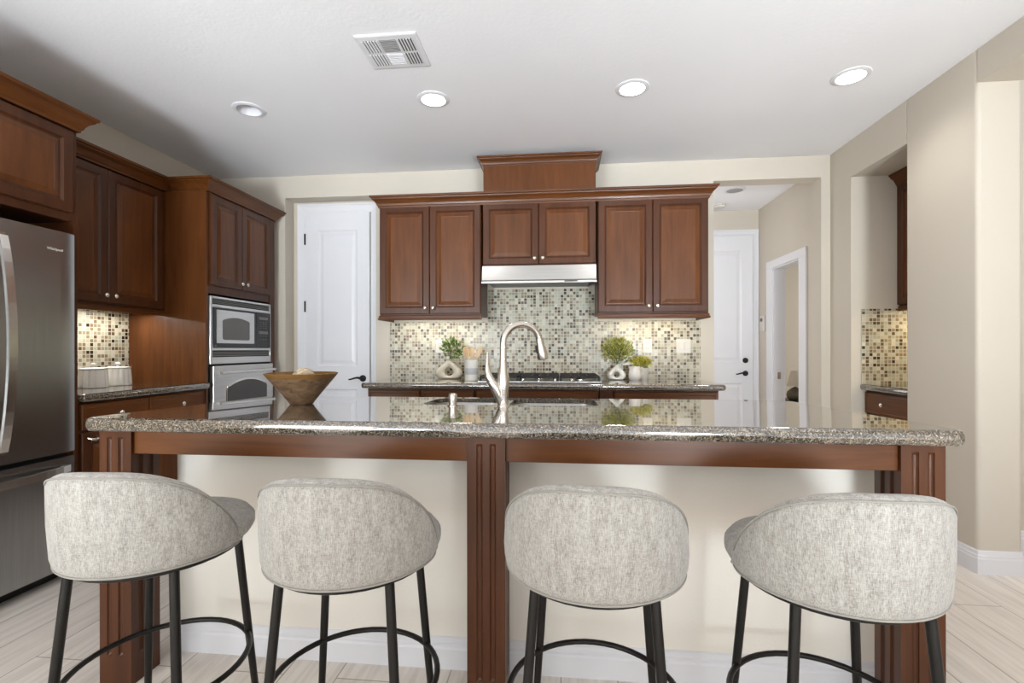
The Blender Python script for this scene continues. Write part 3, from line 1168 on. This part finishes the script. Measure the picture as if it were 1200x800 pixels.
# wall cabinet between fridge and oven column
Y0 = 2.292
t = left_thing('wall_cabinet', 'cherry wall cabinet between the refrigerator and oven column', 'cabinet', Y0)
W = 3.208 - Y0
D = 0.29
carcass(0, W, 1.452, 2.318, D, t)
add_door(t, 0.006, 0.464, 1.468, 2.31, -D, (0.434, 1.515))
add_door(t, 0.468, W - 0.034, 1.468, 2.31, -D, (0.498, 1.515))
rail_part(t, [(0, -D), (W, -D)], 1.418)
MB().box(0, W, -D, -D + 0.02, 1.418, 1.452).build('valance', M['wood'], t)
crown_part(t, [(0.0, -D - 0.018), (W, -D - 0.018)], 2.318)
MB().box(0, W, -D - 0.017, 0, 2.3185, 2.395).build('top_board', M['wood'], t)
under_light(t, 0.1, W - 0.08, -0.16, 1.451, 4.6, LROT, t.location, (1.0, 0.96, 0.88))

# oven column
Y0 = 3.213
t = left_thing('oven_cabinet', 'tall cherry oven column between counter and pantry niche', 'cabinet', Y0)
D = 0.61
W = 0.822
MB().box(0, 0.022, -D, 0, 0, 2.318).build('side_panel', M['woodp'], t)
MB().box(W - 0.022, W, -D, 0, 0, 2.318).build('side_panel', M['wood'], t)
MB().box(0.022, W - 0.022, -D, 0, 1.585, 2.318).build('upper_body', M['wood'], t)
MB().box(0.022, W - 0.022, -D, 0, 0.08, 0.415).build('lower_body', M['wood'], t)
MB().box(0.022, W - 0.022, -0.03, 0, 0.415, 1.585).build('back_board', M['wood_dark'], t)
MB().box(0.022, W - 0.022, -D, -0.03, 1.058, 1.064).build('shelf', M['dark'], t)
add_door(t, 0.034, 0.370, 1.645, 2.308, -D, (0.342, 1.69))
add_door(t, 0.374, 0.748, 1.645, 2.308, -D, (0.404, 1.69))
add_door(t, 0.034, 0.748, 0.10, 0.40, -D, (0.39, 0.25), 'drawer')
MB().box(0.752, W - 0.0, -D - 0.006, -D, 0.1, 2.318).build('stile', M['wood'], t)
crown_part(t, [(0.0, -0.355), (0.0, -D - 0.018), (W + 0.01, -D - 0.018), (W + 0.01, 0.0)], 2.318)
MB().box(0, W, -D - 0.017, 0, 2.3185, 2.395).build('top_board', M['wood'], t)

def arched(x0, x1, z0, z1, rise, r=0.018, n=14):
    """ccw outline in the x-z plane with a gently arched top"""
    base = round_poly([(x0, z0), (x1, z0), (x1, z1), (x0, z1)], r, 5)
    out = []
    k = len(base) // 2
    for x, z in base[:k]:
        out.append((x, z))
    right, left = [p for p in base[k:k + 6]], [p for p in base[k + 6:]]
    out += right
    for i in range(1, n):
        u = i / n
        out.append((right[-1][0] + (left[0][0] - right[-1][0]) * u, z1 + rise * 4 * u * (1 - u)))
    return out + left


# microwave, front plane at local y = -D
t = left_thing('microwave', 'built in stainless microwave above the wall oven', 'microwave', Y0)
yf = -D - 0.012
x0, x1 = 0.027, 0.758
MB().box(x0 + 0.01, x1 - 0.01, -D + 0.002, -0.08, 1.072, 1.56).build('housing', M['dark'], t)
mb = MB()
mb.box(x0, x0 + 0.022, yf, -D + 0.01, 1.068, 1.567, 0.002)
mb.box(x1 - 0.012, x1, yf, -D + 0.01, 1.068, 1.567, 0.002)
mb.box(x0 + 0.022, x1 - 0.012, yf, -D + 0.01, 1.552, 1.567, 0.002)
mb.box(x0 + 0.022, x1 - 0.012, yf, -D + 0.01, 1.487, 1.508, 0.002)
mb.box(x0 + 0.022, x1 - 0.012, yf, -D + 0.01, 1.168, 1.187, 0.002)
mb.box(x0 + 0.022, x1 - 0.012, yf, -D + 0.01, 1.068, 1.118, 0.002)
mb.build('trim_frame', M['steel'], t)
g = MB()
for z in (1.5165, 1.5275, 1.5385):
    g.box(x0 + 0.03, x1 - 0.02, yf + 0.003, -D, z, z + 0.005)
g.build('upper_vent', M['button'], t)
g = MB()
for z in (1.125, 1.138, 1.151):
    g.box(x0 + 0.03, x1 - 0.02, yf + 0.003, -D, z, z + 0.007)
g.build('lower_vent', M['button'], t)
dr = MB().box(x0 + 0.024, 0.548, yf - 0.004, -D, 1.189, 1.485, 0.002).build('door', M['blackglass'], t)
mb = MB()
fr0 = round_poly([(0.085, 1.222), (0.520, 1.222), (0.520, 1.470), (0.085, 1.470)], 0.006, 4)
wn = arched(0.145, 0.462, 1.248, 1.400, 0.020)
ra = mb.ring([(x, yf - 0.008, z) for x, z in fr0]); rb = mb.ring([(x, yf - 0.008, z) for x, z in wn])
es = [mb.bm.edges.new((r[i], r[(i + 1) % len(r)])) for r in (ra, rb) for i in range(len(r))]
bmesh.ops.triangle_fill(mb.bm, use_beauty=True, use_dissolve=False, edges=es)
back = mb.ring([(x, yf - 0.003, z) for x, z in fr0]); mb.bridge(ra, back)
back = mb.ring([(x, yf - 0.004, z) for x, z in wn]); mb.bridge(rb, back)
mb.build('window_frame', M['steel'], dr)
mb = MB()
mb.loft([[(x, yf - 0.0042, z) for x, z in wn], [(x, yf - 0.0055, z) for x, z in wn]])
mb.build('window_pane', M['greyglass'], dr)
MB().lathe([(0.008, 0), (0.008, 0.001)], 16).xf(Matrix.Translation((0.075, yf - 0.0042, 1.203)) @ Matrix.Rotation(R(90), 4, 'X')).build('round_badge', M['button'], dr)
cp = MB().box(0.552, x1 - 0.014, yf - 0.004, -D, 1.189, 1.485, 0.002).build('control_panel', M['blackglass'], t)
mb = MB()
for cz in (1.438, 1.318):
    mb.box(0.585, 0.705, yf - 0.0055, yf - 0.003, cz - 0.012, cz + 0.012, 0.004)
mb.build('display', M['button'], cp)
mb = MB()
for rw in range(6):
    for cl in range(3):
        z = 1.405 - rw * 0.017 if rw < 4 else 1.29 - (rw - 4) * 0.03
        x = 0.600 + cl * 0.036
        mb.box(x, x + 0.022, yf - 0.0052, yf - 0.003, z - 0.004, z + 0.004)
mb.build('keypad', M['grille'], cp)

# wall oven
t = left_thing('wall_oven', 'stainless wall oven with arched window below the microwave', 'oven', Y0)
MB().box(x0 + 0.01, x1 - 0.01, -D + 0.002, -0.08, 0.425, 1.05).build('housing', M['dark'], t)
dr = MB().box(x0 + 0.012, x1 + 0.004, yf - 0.018, -D + 0.001, 0.43, 1.054, 0.004).build('door', M['steel'], t)
wn = arched(0.180, 0.668, 0.62, 0.895, 0.042, 0.03)
wo = offset_poly(wn, -0.012)
MB().loft([[(x, yf - 0.0182, z) for x, z in wo], [(x, yf - 0.0215, z) for x, z in offset_poly(wn, -0.004)]]).build('window_frame', M['handle'], dr)
MB().loft([[(x, yf - 0.0217, z) for x, z in wn], [(x, yf - 0.0225, z) for x, z in wn]]).build('window_pane', M['ovenglass'], dr)
mb = MB().tube([(0.07, yf - 0.055, 1.005), (0.39, yf - 0.06, 1.005), (0.735, yf - 0.055, 1.005)], 0.013, 12)
for xx in (0.10, 0.705):
    mb.box(xx - 0.012, xx + 0.012, yf - 0.052, yf - 0.016, 0.995, 1.015)
mb.build('bar_handle', M['handle'], dr, True)

# base cabinet and counter left
ZL = 0.938
poly = [(-3.148, 2.292), (-2.502, 2.292), (-2.502, 3.211), (-3.148, 3.211)]
tag(slab('countertop', round_poly(poly, [0, 0.004, 0.01, 0]), ZL, 0.042), 'short brown granite countertop between refrigerator and oven column', 'countertop')
t = left_thing('base_cabinet', 'cherry base cabinet under the short left countertop', 'cabinet', 2.292)
W = 0.917
D = 0.605
MB().box(0, W, -D, 0, 0.1, 0.895).build('body', M['wood'], t)
MB().box(0, W, -D + 0.07, -0.02, 0, 0.0995).build('toe_kick', M['dark'], t)
add_door(t, 0.010, 0.428, 0.745, 0.882, -D, (0.218, 0.815), 'drawer', SLIM_PROF, 'woodx')
add_door(t, 0.434, 0.872, 0.745, 0.882, -D, (0.672, 0.815), 'drawer', SLIM_PROF, 'woodx')
dd = add_door(t, 0.010, 0.428, 0.115, 0.728, -D)
mb = MB().tube([(0.04, -D - 0.02, 0.70), (0.045, -D - 0.036, 0.694), (0.065, -D - 0.042, 0.690), (0.085, -D - 0.036, 0.694), (0.09, -D - 0.02, 0.70)], 0.0065, 10)
mb.build('pull', M['knob'], dd, True)['label'] = 'small arched nickel pull'
add_door(t, 0.434, 0.872, 0.115, 0.728, -D, (0.475, 0.67))
t = thing('tile_backsplash', 'mosaic tile backsplash behind the white canisters', 'backsplash', (XL, 2.292, 0), LROT)
MB().box(0, 0.918, -0.008, 0, ZL + 0.0005, 1.452).build('tile_field', M['mosaic'], t)


def canister(label, x, y):
    t = thing('canister', label, 'canister', (x, y, ZL), 0, 'white fluted canisters')
    fl = lambda a, r, z: r * (1 + 0.10 * (abs(math.cos(a * 7)) - 0.6))
    MB().lathe([(0.070, 0), (0.074, 0.004), (0.072, 0.06), (0.067, 0.112), (0.060, 0.114)], 96, mod=fl).build('body', M['ceramic'], t, True)
    ld = MB().lathe([(0.064, 0.1145), (0.072, 0.116), (0.072, 0.120), (0.066, 0.123), (0.02, 0.127)], 32).build('lid', M['ceramic'], t, True)
    MB().lathe([(0.008, 0.127), (0.008, 0.132), (0.015, 0.139), (0.016, 0.146), (0.010, 0.153), (0.002, 0.155)], 16).build('lid_knob', M['ceramic'], ld, True)


canister('white fluted lidded canister nearer the refrigerator', -2.90, 2.715)
canister('white fluted lidded canister farther from the refrigerator', -2.925, 2.905)

# ================================================================== right alcove
RROT = R(-90)    # local +x runs along world -y, front faces world -x
t = thing('wall_cabinet', 'cherry wall cabinet with crown inside the right alcove', 'cabinet', (2.839, 3.838, 0), RROT)
D = 0.335
W = 0.575
carcass(0, W, 1.49, 2.40, D, t)
add_door(t, 0.006, W / 2 - GAP, 1.50, 2.385, -D, (W / 2 - 0.03, 1.55))
add_door(t, W / 2 + GAP, W - 0.006, 1.50, 2.385, -D, (W / 2 + 0.03, 1.55))
rail_part(t, [(0, -D), (W, -D)], 1.455)
MB().box(0, W, -D, -D + 0.02, 1.455, 1.49).build('valance', M['wood'], t)
crown_part(t, [(0, -D - 0.012), (W, -D - 0.012)], 2.376)
MB().box(0, W, -D - 0.010, -0.001, 2.4005, 2.46).build('top_board', M['wood'], t)
under_light(t, 0.06, W - 0.06, -0.16, 1.489, 3.4, RROT, t.location, (1.0, 0.83, 0.55))
ZR = 0.912
poly = round_poly([(2.228, 3.263), (2.838, 3.263), (2.838, 3.838), (2.228, 3.838)], [0.004, 0, 0, 0.01])
tag(slab('countertop', poly, ZR, 0.042), 'small granite countertop inside the right alcove', 'countertop')
t = thing('base_cabinet', 'dark cherry drawer cabinet inside the right alcove', 'cabinet', (2.838, 3.838, 0), RROT)
D = 0.56
MB().box(0, W, -D, 0, 0.1, 0.868).build('body', M['wood'], t)
MB().box(0, W, -D + 0.07, -0.02, 0, 0.0995).build('toe_kick', M['dark'], t)
for a, b in ((0.70, 0.855), (0.42, 0.685), (0.12, 0.405)):
    add_door(t, 0.012, W - 0.012, a, b, -D, (0.23, (a + b) / 2), 'drawer', SLIM_PROF, 'woodx')
t = thing('tile_backsplash', 'mosaic tile backsplash inside the right alcove', 'backsplash', (2.239, 3.839, 0))
MB().box(0, 0.60, -0.008, 0, ZR + 0.0005, 1.472).build('end_field', M['mosaic'], t)

# ================================================================== kitchen island
ZI = 0.940
TILT = R(1.5)      # the worktop falls a little towards the cooking side
zi = lambda y: ZI - math.tan(TILT) * (y - 1.5)
TH = 0.047
PY0, PY1 = 1.53, 1.655
t = thing('kitchen_island', 'long kitchen island with cream panel, cherry apron and fluted posts', 'island', (-0.24, 1.9, 0))
off = Vector((-0.24, 1.9, 0))


def isl(mb):
    return mb.xf(Matrix.Translation(-off))


isl(MB().box(-1.50, 1.075, 1.745, 1.80, 0, ZI - TH - 0.006)).build('back_panel', M['panel'], t)['label'] = 'cream painted panel'
isl(MB().box(-1.49, 1.04, 1.80, 2.55, 0.1, 0.67)).build('body', M['wood'], t)
bmid = MB().box(-1.49, -0.68, 1.80, 2.55, 0.67, zi(2.55) - TH - 0.001).box(0.22, 1.04, 1.80, 2.55, 0.67, zi(2.55) - TH - 0.001).box(-0.68, 0.22, 2.53, 2.55, 0.67, zi(2.55) - TH - 0.001)
isl(bmid).build('upper_body', M['wood'], t)
for k in range(5):
    a = -1.485 + k * 0.5
    d = MB().panel(-a - 0.49, -a, 0.13, 0.845, -2.57, DOOR_PROF, -2.5505)
    d.xf(Matrix.Rotation(PI, 4, 'Z'))
    isl(d).build('door', M['wood'], t)
prof = [(o, u * 0.92) for o, u in BASE_PROF]
isl(MB().sweep([(-1.50, 1.745), (1.075, 1.745)], prof)).build('baseboard', M['trim'], t)['label'] = 'white moulded baseboard'
ZA0, ZA1 = 0.810, ZI - TH - 0.001
for a, b in ((-1.497, -0.302), (-0.177, 1.006)):
    isl(MB().box(a, b, 1.545, 1.565, ZA0, ZA1, 0.001, 1)).build('apron', M['woodx'], t)
for a in (-1.55, 1.0):
    isl(MB().box(a, a + 0.05, 1.655, 1.745, ZA0, ZA1)).build('side_rail', M['wood'], t)


def flute_face(mb, w, z0, z1, flutes, r):
    pass


def fluted_post(x0, x1):
    """square leg whose four faces each carry two round-ended flutes"""
    cx, cy = (x0 + x1) / 2, (PY0 + PY1) / 2
    w = (x1 - x0) / 2
    zb, zt = 0.0, ZA1
    fr = 0.010
    fz0, fz1 = 0.10, ZA1 - 0.022
    fx = (-0.026, 0.019) if False else (-0.0215, 0.0215)

    def section(depth_k):
        pts = []
        for q in range(4):
            ang = q * PI / 2
            ca, sa = math.cos(ang), math.sin(ang)
            loc_ = [(-w, -w)]
            for f in fx:
                for s in range(7):
                    th = PI * s / 6
                    loc_.append((f - fr * math.cos(th), -w + fr * 0.75 * math.sin(th) * depth_k))
            for (px, py) in loc_:
                pts.append((cx + px * ca - py * sa, cy + px * sa + py * ca))
        return pts
    mb = MB()
    zs = [(zb, 0), (fz0, 0), (fz0 + 0.004, 0.6), (fz0 + 0.010, 1), (fz1 - 0.010, 1), (fz1 - 0.004, 0.6), (fz1, 0), (zt, 0)]
    mb.loft([[(x, y, z) for x, y in section(k)] for z, k in zs])
    return isl(mb).build('post', M['wood'], t)


fluted_post(-1.613, -1.492)
fluted_post(-0.302, -0.177)
fluted_post(1.004, 1.126)

# sink holes
H1 = round_poly([(-0.640, 2.13), (-0.300, 2.13), (-0.300, 2.515), (-0.640, 2.515)], 0.07, 6)
H2 = round_poly([(-0.235, 2.13), (0.170, 2.13), (0.170, 2.515), (-0.235, 2.515)], 0.07, 6)
poly = round_poly([(-1.655, 1.500), (1.172, 1.500), (1.160, 2.60), (-1.645, 2.60)], [0.035, 0.035, 0.10, 0.06], 8)
top = slab('countertop', poly, ZI, TH, (H1, H2))
top.matrix_world = Matrix.Translation((0, 1.5, ZI)) @ Matrix.Rotation(-TILT, 4, 'X') @ Matrix.Translation((0, -1.5, -ZI))
tag(top, 'large polished brown granite island countertop reflecting the backsplash', 'countertop')
t = thing('sink', 'stainless double bowl sink set into the island countertop', 'sink', (-0.22, 2.32, zi(2.32) - 0.0215))
t.rotation_euler = (-TILT, 0, 0)
for h, nm in ((H1, 'left'), (H2, 'right')):
    mb = MB()
    g = [(x + 0.22, y - 2.32) for x, y in h]
    rings = [(-0.012, -0.0005), (0.003, -0.0005), (0.004, -0.02), (0.010, -0.15), (0.03, -0.18), (0.06, -0.185)]
    mb.loft([[(x, y, z) for x, y in offset_poly(g, o)] for o, z in rings], cap0=False)
    b = mb.build('basin', M['steel'], t, True, angle=50)
    cx = sum(p[0] for p in g) / len(g); cy = sum(p[1] for p in g) / len(g)
    MB().lathe([(0.045, -0.184), (0.045, -0.182), (0.035, -0.1815)], 24, (cx, cy, 0)).build('drain', M['nickel'], b, True)

# faucet
t = thing('faucet', 'tall brushed nickel gooseneck faucet with side lever on the island', 'faucet', (-0.249, 2.078, zi(2.078)))
MB().lathe([(0.027, 0), (0.027, 0.004), (0.022, 0.010), (0.021, 0.03), (0.026, 0.07), (0.0285, 0.10), (0.026, 0.13), (0.020, 0.165), (0.0165, 0.195), (0.0155, 0.205)], 28).build('body', M['nickel'], t, True)
dx, dy = math.cos(R(28)), math.sin(R(28))
RA = 0.088
pts = [(0, 0, 0.20), (0, 0, 0.24), (0, 0, 0.272)]
for k in range(1, 16):
    a = PI - k * (PI * 0.94) / 15
    s = RA + RA * math.cos(a)
    pts.append((s * dx, s * dy, 0.277 + 0.084 * math.sin(a)))
MB().tube(pts, [0.0155] * 3 + [0.0155 - 0.001 * k / 15 for k in range(15)], 16).build('gooseneck', M['nickel'], t, True)
e = Vector(pts[-1]); d = (Vector(pts[-1]) - Vector(pts[-2])).normalized()
d = Vector((dx * 0.22, dy * 0.22, -1)).normalized()
sp = MB().tube([e - d * 0.004, e + d * 0.02, e + d * 0.05, e + d * 0.085, e + d * 0.09], [0.0158, 0.0185, 0.0225, 0.0255, 0.0235], 18).build('spray_head', M['nickel'], t, True)
bk = e + d * 0.045 + Vector((-dx, -dy, 0.0)) * 0.0235
MB().tube([bk + d * -0.018, bk, bk + d * 0.018], [0.004, 0.006, 0.004], 8).build('spray_button', M['black'], sp, True)
MB().tube([(-0.004, 0, 0.012), (-0.016, -0.004, 0.045), (-0.030, -0.010, 0.078), (-0.046, -0.014, 0.104), (-0.052, -0.015, 0.112)], [0.019, 0.0225, 0.0225, 0.020, 0.018], 16).build('lever_arm', M['nickel'], t, True)
MB().tube([(-0.050, -0.015, 0.112), (-0.060, -0.017, 0.130), (-0.066, -0.018, 0.155), (-0.068, -0.018, 0.185), (-0.067, -0.018, 0.215), (-0.067, -0.018, 0.238)],
          [0.0185, 0.0185, 0.014, 0.009, 0.0055, 0.003], 16).build('lever', M['nickel'], t, True)

# soap dispenser cap
t = thing('air_gap', 'short brushed nickel cylinder cap left of the faucet', 'sink fitting', (-0.474, 2.085, zi(2.085)))
MB().lathe([(0.024, 0), (0.024, 0.005), (0.0185, 0.007)], 24).build('flange', M['nickel'], t, True)
MB().lathe([(0.0182, 0.0072), (0.0188, 0.03), (0.0188, 0.05), (0.016, 0.0545)], 24).build('cap', M['nickel'], t, True)

# bowl
t = thing('bowl', 'flared wooden bowl on the left end of the island', 'bowl', (-1.180, 2.090, zi(2.090)))
MB().lathe([(0.046, 0), (0.052, 0.004), (0.054, 0.010), (0.085, 0.050), (0.122, 0.095), (0.142, 0.120), (0.135, 0.1205), (0.108, 0.086), (0.07, 0.042), (0.03, 0.018)], 48).build('body', M['bowl'], t, True)
MB().lathe([(0.1425, 0.1208), (0.158, 0.141), (0.155, 0.1435), (0.150, 0.143), (0.1352, 0.1212)], 48, cap0=False, cap1=False).build('rim_band', M['bowl_rim'], t, True)['label'] = 'golden rim band'
rnd = random.Random(2)
t = thing('straw_ball', 'pale dried straw ball resting in the wooden bowl', 'ornament', (-1.170, 2.090, zi(2.090) + 0.112))
mb = MB()
mb.lathe([(0.004, -0.046), (0.03, -0.036), (0.044, -0.014), (0.046, 0.01), (0.036, 0.032), (0.014, 0.045), (0.003, 0.046)], 20)
mb.build('core', M['straw'], t, True)
mb = MB()
for k in range(70):
    ax = Vector((rnd.gauss(0, 1), rnd.gauss(0, 1), rnd.gauss(0, 1))).normalized()
    u = ax.orthogonal().normalized(); w_ = ax.cross(u)
    r = rnd.uniform(0.046, 0.056); a0 = rnd.uniform(0, 6.28); o_ = ax * rnd.uniform(-0.015, 0.015)
    mb.tube([o_ + (u * math.cos(a0 + s * 0.45) + w_ * math.sin(a0 + s * 0.45)) * r for s in range(6)], 0.0016, 4)
mb.build('strands', M['straw'], t)

# ================================================================== bar stools
def make_stool(label, loc, rz):
    t = thing('bar_stool', label, 'stool', loc, rz, 'grey fabric barrel stools at the island')
    ZB = 0.585
    # seat cushion (front is +y)
    def seat_r(a, r, z):
        sa = math.sin(a)
        return r * (1.065 + 0.10 * max(0, sa) ** 1.6 - 0.115 * max(0, -sa) ** 0.8)
    MB().lathe([(0.10, ZB), (0.20, ZB + 0.001), (0.220, ZB + 0.012), (0.230, ZB + 0.030), (0.230, ZB + 0.048), (0.217, ZB + 0.066), (0.186, ZB + 0.077), (0.12, ZB + 0.083), (0.04, ZB + 0.085)], 48,
               mod=seat_r).build('seat', M['fabric'], t, True, angle=80)
    # wrapped back shell
    TM = R(96)
    N = 56
    ZTOP = 0.862
    mb = MB()
    rings = []
    seam_o = []
    for i in range(N + 1):
        u = -1 + 2 * i / N
        u = math.copysign(abs(u) ** 0.9, u)
        th = u * TM
        k = abs(th) / TM
        h = max(ZB + 0.012, ZTOP - 0.215 * (abs(th) / R(88)) ** 2.6)
        th_w = 0.052 * max(0.25, min(1, (1 - k) / 0.10) ** 0.5 if k > 0.9 else 1)
        ro = 0.246 - 0.010 * max(0.0, (k - 0.8) / 0.2) ** 2
        f = 1 + 0.10 * max(0, -math.cos(th)) ** 2
        hh = h - ZB
        # cross-section (radius offset from outer, z)
        e = min(0.022, hh * 0.45)
        sec = [(-0.034, 0.0), (-0.016, 0.002), (-0.005, 0.010), (0.0, 0.030 if hh > 0.08 else hh * 0.3), (0.002, hh * 0.5), (-0.001, hh - e),
               (-0.006, hh - e * 0.35), (-0.016, hh - 0.002), (-th_w * 0.5, hh), (-th_w + 0.010, hh - 0.003), (-th_w, hh - e * 0.8), (-th_w - 0.002, hh * 0.5), (-th_w, min(0.06, hh * 0.4)), (-th_w, 0.0 + 0.001)]
        ring = []
        lean = 0.018
        for dr, z in sec:
            rr = (ro + dr + lean * (z / 0.3) * math.cos(th)) * f
            ring.append((rr * math.sin(th), -rr * math.cos(th), ZB + z))
        rings.append(ring)
        rr = (ro - 0.003 + lean * (hh / 0.3) * math.cos(th)) * f
        seam_o.append((rr * math.sin(th), -rr * math.cos(th), ZB + hh - e * 0.45))
    mb.loft(rings)
    bk = mb.build('backrest', M['fabric'], t, True, angle=75)
    MB().tube(seam_o, 0.0024, 6).build('piping', M['piping'], bk, True)
    low = []
    for i in range(N + 1):
        th = (-1 + 2 * i / N) * TM
        f = 1 + 0.10 * max(0, -math.cos(th)) ** 2
        rr = (0.246 - 0.006 - 0.010 * max(0.0, (abs(th) / TM - 0.8) / 0.2) ** 2) * f
        low.append((rr * math.sin(th), -rr * math.cos(th), ZB + 0.006))
    MB().tube(low, 0.003, 6).build('piping', M['piping'], bk, True)
    # frame
    MB().tube([(0.212 * math.cos(2 * PI * k / 40), 0.212 * math.sin(2 * PI * k / 40), ZB - 0.008) for k in range(40)], 0.0085, 10, True).build('seat_ring', M['black'], t, True)
    for a in (45, 135, 225, 315):
        c, s = math.cos(R(a)), math.sin(R(a))
        MB().tube([(0.206 * c, 0.206 * s, ZB - 0.004), (0.236 * c, 0.236 * s, 0.28), (0.265 * c, 0.265 * s, 0.0)], [0.0125, 0.0125, 0.0105], 14).build('leg', M['black'], t, True)
    MB().tube([(0.236 * math.cos(2 * PI * k / 48), 0.236 * math.sin(2 * PI * k / 48), 0.222) for k in range(48)], 0.0085, 10, True).build('foot_ring', M['black'], t, True)
    return t


st = make_stool('grey barrel back bar stool nearest the refrigerator', (-1.21, 1.345, 0), R(5))
for lab, l, rz in (('grey barrel back bar stool second from the refrigerator', (-0.596, 1.345, 0), R(3)),
                   ('grey barrel back bar stool just right of the middle island post', (0.091, 1.345, 0), R(-4)),
                   ('grey barrel back bar stool at the right island post', (0.700, 1.345, 0), R(0))):
    c = copy_tree(st)
    c.location = l
    c.rotation_euler = (0, 0, rz)
    c['label'] = lab

# ================================================================== ceiling fittings
can_labels = ['unlit recessed downlight nearest the oven column', 'lit recessed downlight nearest the ceiling vent',
              'middle one of the three lit recessed downlights', 'lit recessed downlight nearest the right wall']
for i, (cx, cy) in enumerate(cans):
    t = thing('downlight', can_labels[i], 'ceiling light', (cx, cy, CEIL), 0, 'recessed downlights over the kitchen')
    MB().lathe([(0.074, -0.002), (0.074, -0.009), (0.080, -0.010), (0.098, -0.004), (0.100, -0.0005)], 40, cap0=False, cap1=False).build('trim_ring', M['trim'], t, True)
    if i:
        MB().lathe([(0.0735, -0.002), (0.0735, -0.0075), (0.05, -0.009)], 32).build('lens', M['lens'], t, True)
        ld = bpy.data.lights.new('downlight_lamp', 'SPOT')
        ld.energy = 26
        ld.spot_size = R(150)
        ld.spot_blend = 0.8
        ld.shadow_soft_size = 0.07
        ld.color = (1.0, 0.95, 0.88)
        lo = bpy.data.objects.new('downlight_lamp', ld)
        COL.objects.link(lo)
        lo.parent = t
        lo.location = (0, 0, -0.02)
    else:
        MB().lathe([(0.074, -0.002), (0.060, 0.07), (0.058, 0.09)], 40, cap0=False, cap1=False).build('reflector', M['trim'], t, True)
        MB().lathe([(0.058, 0.088), (0.056, 0.086), (0.03, 0.080)], 32).build('bulb_face', M['lens_off'], t, True)

t = thing('ceiling_vent', 'square white ceiling air vent with six louvre fields', 'vent', (-0.868, 2.442, CEIL))
vw, vd = 0.160, 0.140
mb = MB()
mb.panel(-vw, vw, -vd, vd, 0, [(0, 0.0), (0.004, -0.008), (0.022, -0.010)], 0.0)
mb = MB().loft([[(-vw, -vd, -0.0005), (vw, -vd, -0.0005), (vw, vd, -0.0005), (-vw, vd, -0.0005)], [(-vw, -vd, -0.006), (vw, -vd, -0.006), (vw, vd, -0.006), (-vw, vd, -0.006)],
                [(-vw + .008, -vd + .008, -0.009), (vw - .008, -vd + .008, -0.009), (vw - .008, vd - .008, -0.009), (-vw + .008, vd - .008, -0.009)]])
mb.build('face_plate', M['trim'], t)
cols = [(-0.130, -0.055), (-0.042, 0.042), (0.055, 0.130)]
rows = [(-0.105, -0.008), (0.008, 0.105)]
for ci, (xa, xb) in enumerate(cols):
    for ri, (ya, yb) in enumerate(rows):
        if ci == 1:
            mat = M['grille_mid'] if ri == 0 else M['trim']
            f = MB().box(xa, xb, ya, yb, -0.0105, -0.0092)
            f.build('louvre_field', mat, t)
            sl = MB()
            for k in range(7):
                y_ = ya + 0.008 + k * (yb - ya - 0.016) / 6
                sl.box(xa, xb, y_ - 0.0025, y_ + 0.0025, -0.0125, -0.0106)
            sl.build('louvre', mat, t)
        else:
            MB().box(xa, xb, ya, yb, -0.0105, -0.0092).build('louvre_field', M['grille'], t)
            sl = MB()
            for k in range(6):
                x_ = xa + k * (xb - xa) / 5
                w_ = 0.0045 if ci == 0 else 0.003
                sl.box(x_ - w_, x_ + w_, ya, yb, -0.0135, -0.0106)
            sl.build('louvre', M['trim'], t)

t = thing('hall_downlight', 'unlit round ceiling light in the hallway', 'ceiling light', (1.712, 4.93, CEIL))
MB().lathe([(0.075, -0.001), (0.078, -0.008), (0.098, -0.006), (0.10, -0.0005)], 36, cap0=False, cap1=False).build('trim_ring', M['trim'], t, True)
MB().lathe([(0.0755, -0.0005), (0.074, -0.006), (0.05, -0.004)], 32).build('lens', M['lens_off'], t, True)
t = thing('smoke_detector', 'small white smoke detector on the hallway ceiling by the far door', 'smoke detector', (1.725, 5.42, CEIL))
MB().lathe([(0.060, -0.0005), (0.062, -0.012), (0.055, -0.030), (0.03, -0.036)], 28).build('body', M['plastic'], t, True)
MB().lathe([(0.0625, -0.013), (0.0625, -0.017)], 28, cap0=False, cap1=False).build('vent_band', M['grille_mid'], t, True)

# thermostat
t = thing('thermostat', 'white thermostat on the hallway wall beside the bedroom doorway', 'thermostat', (HWX, 5.53, 1.45), R(-90))
MB().box(-0.055, 0.055, -0.024, 0, -0.085, 0.085, 0.004).build('case', M['plastic'], t)
MB().box(-0.03, 0.03, -0.0255, -0.023, 0.025, 0.06).build('screen', M['slot'], t)

# bedroom corner
t = thing('side_table', 'round black side table in the bedroom beyond the hallway', 'table', (2.95, 6.2, 0))
MB().lathe([(0.26, 0.525), (0.272, 0.53), (0.272, 0.548), (0.265, 0.552)], 40).build('table_top', M['table'], t, True)
MB().lathe([(0.16, 0), (0.16, 0.015), (0.03, 0.03), (0.025, 0.524)], 28).build('pedestal', M['table'], t, True)
t = thing('table_lamp', 'small lamp with white shade on the round black bedroom table', 'lamp', (2.842, 6.16, 0.552))
MB().lathe([(0.06, 0), (0.085, 0.02), (0.096, 0.06), (0.085, 0.105), (0.045, 0.14), (0.014, 0.155), (0.012, 0.18)], 28).build('base', M['glassy'], t, True)
MB().lathe([(0.094, 0.168), (0.046, 0.352), (0.043, 0.352), (0.091, 0.168)], 32, cap0=False, cap1=False).build('lamp_shade', M['shade'], t, True)
plant('potted_fern', 'dark green plant beside the bedroom table lamp', (3.06, 6.2, 0.552), (0, 0, 0.11), (0.09, 0.07, 0.08), 160, 0.06, 'leaf', 12, 0.003, 8)
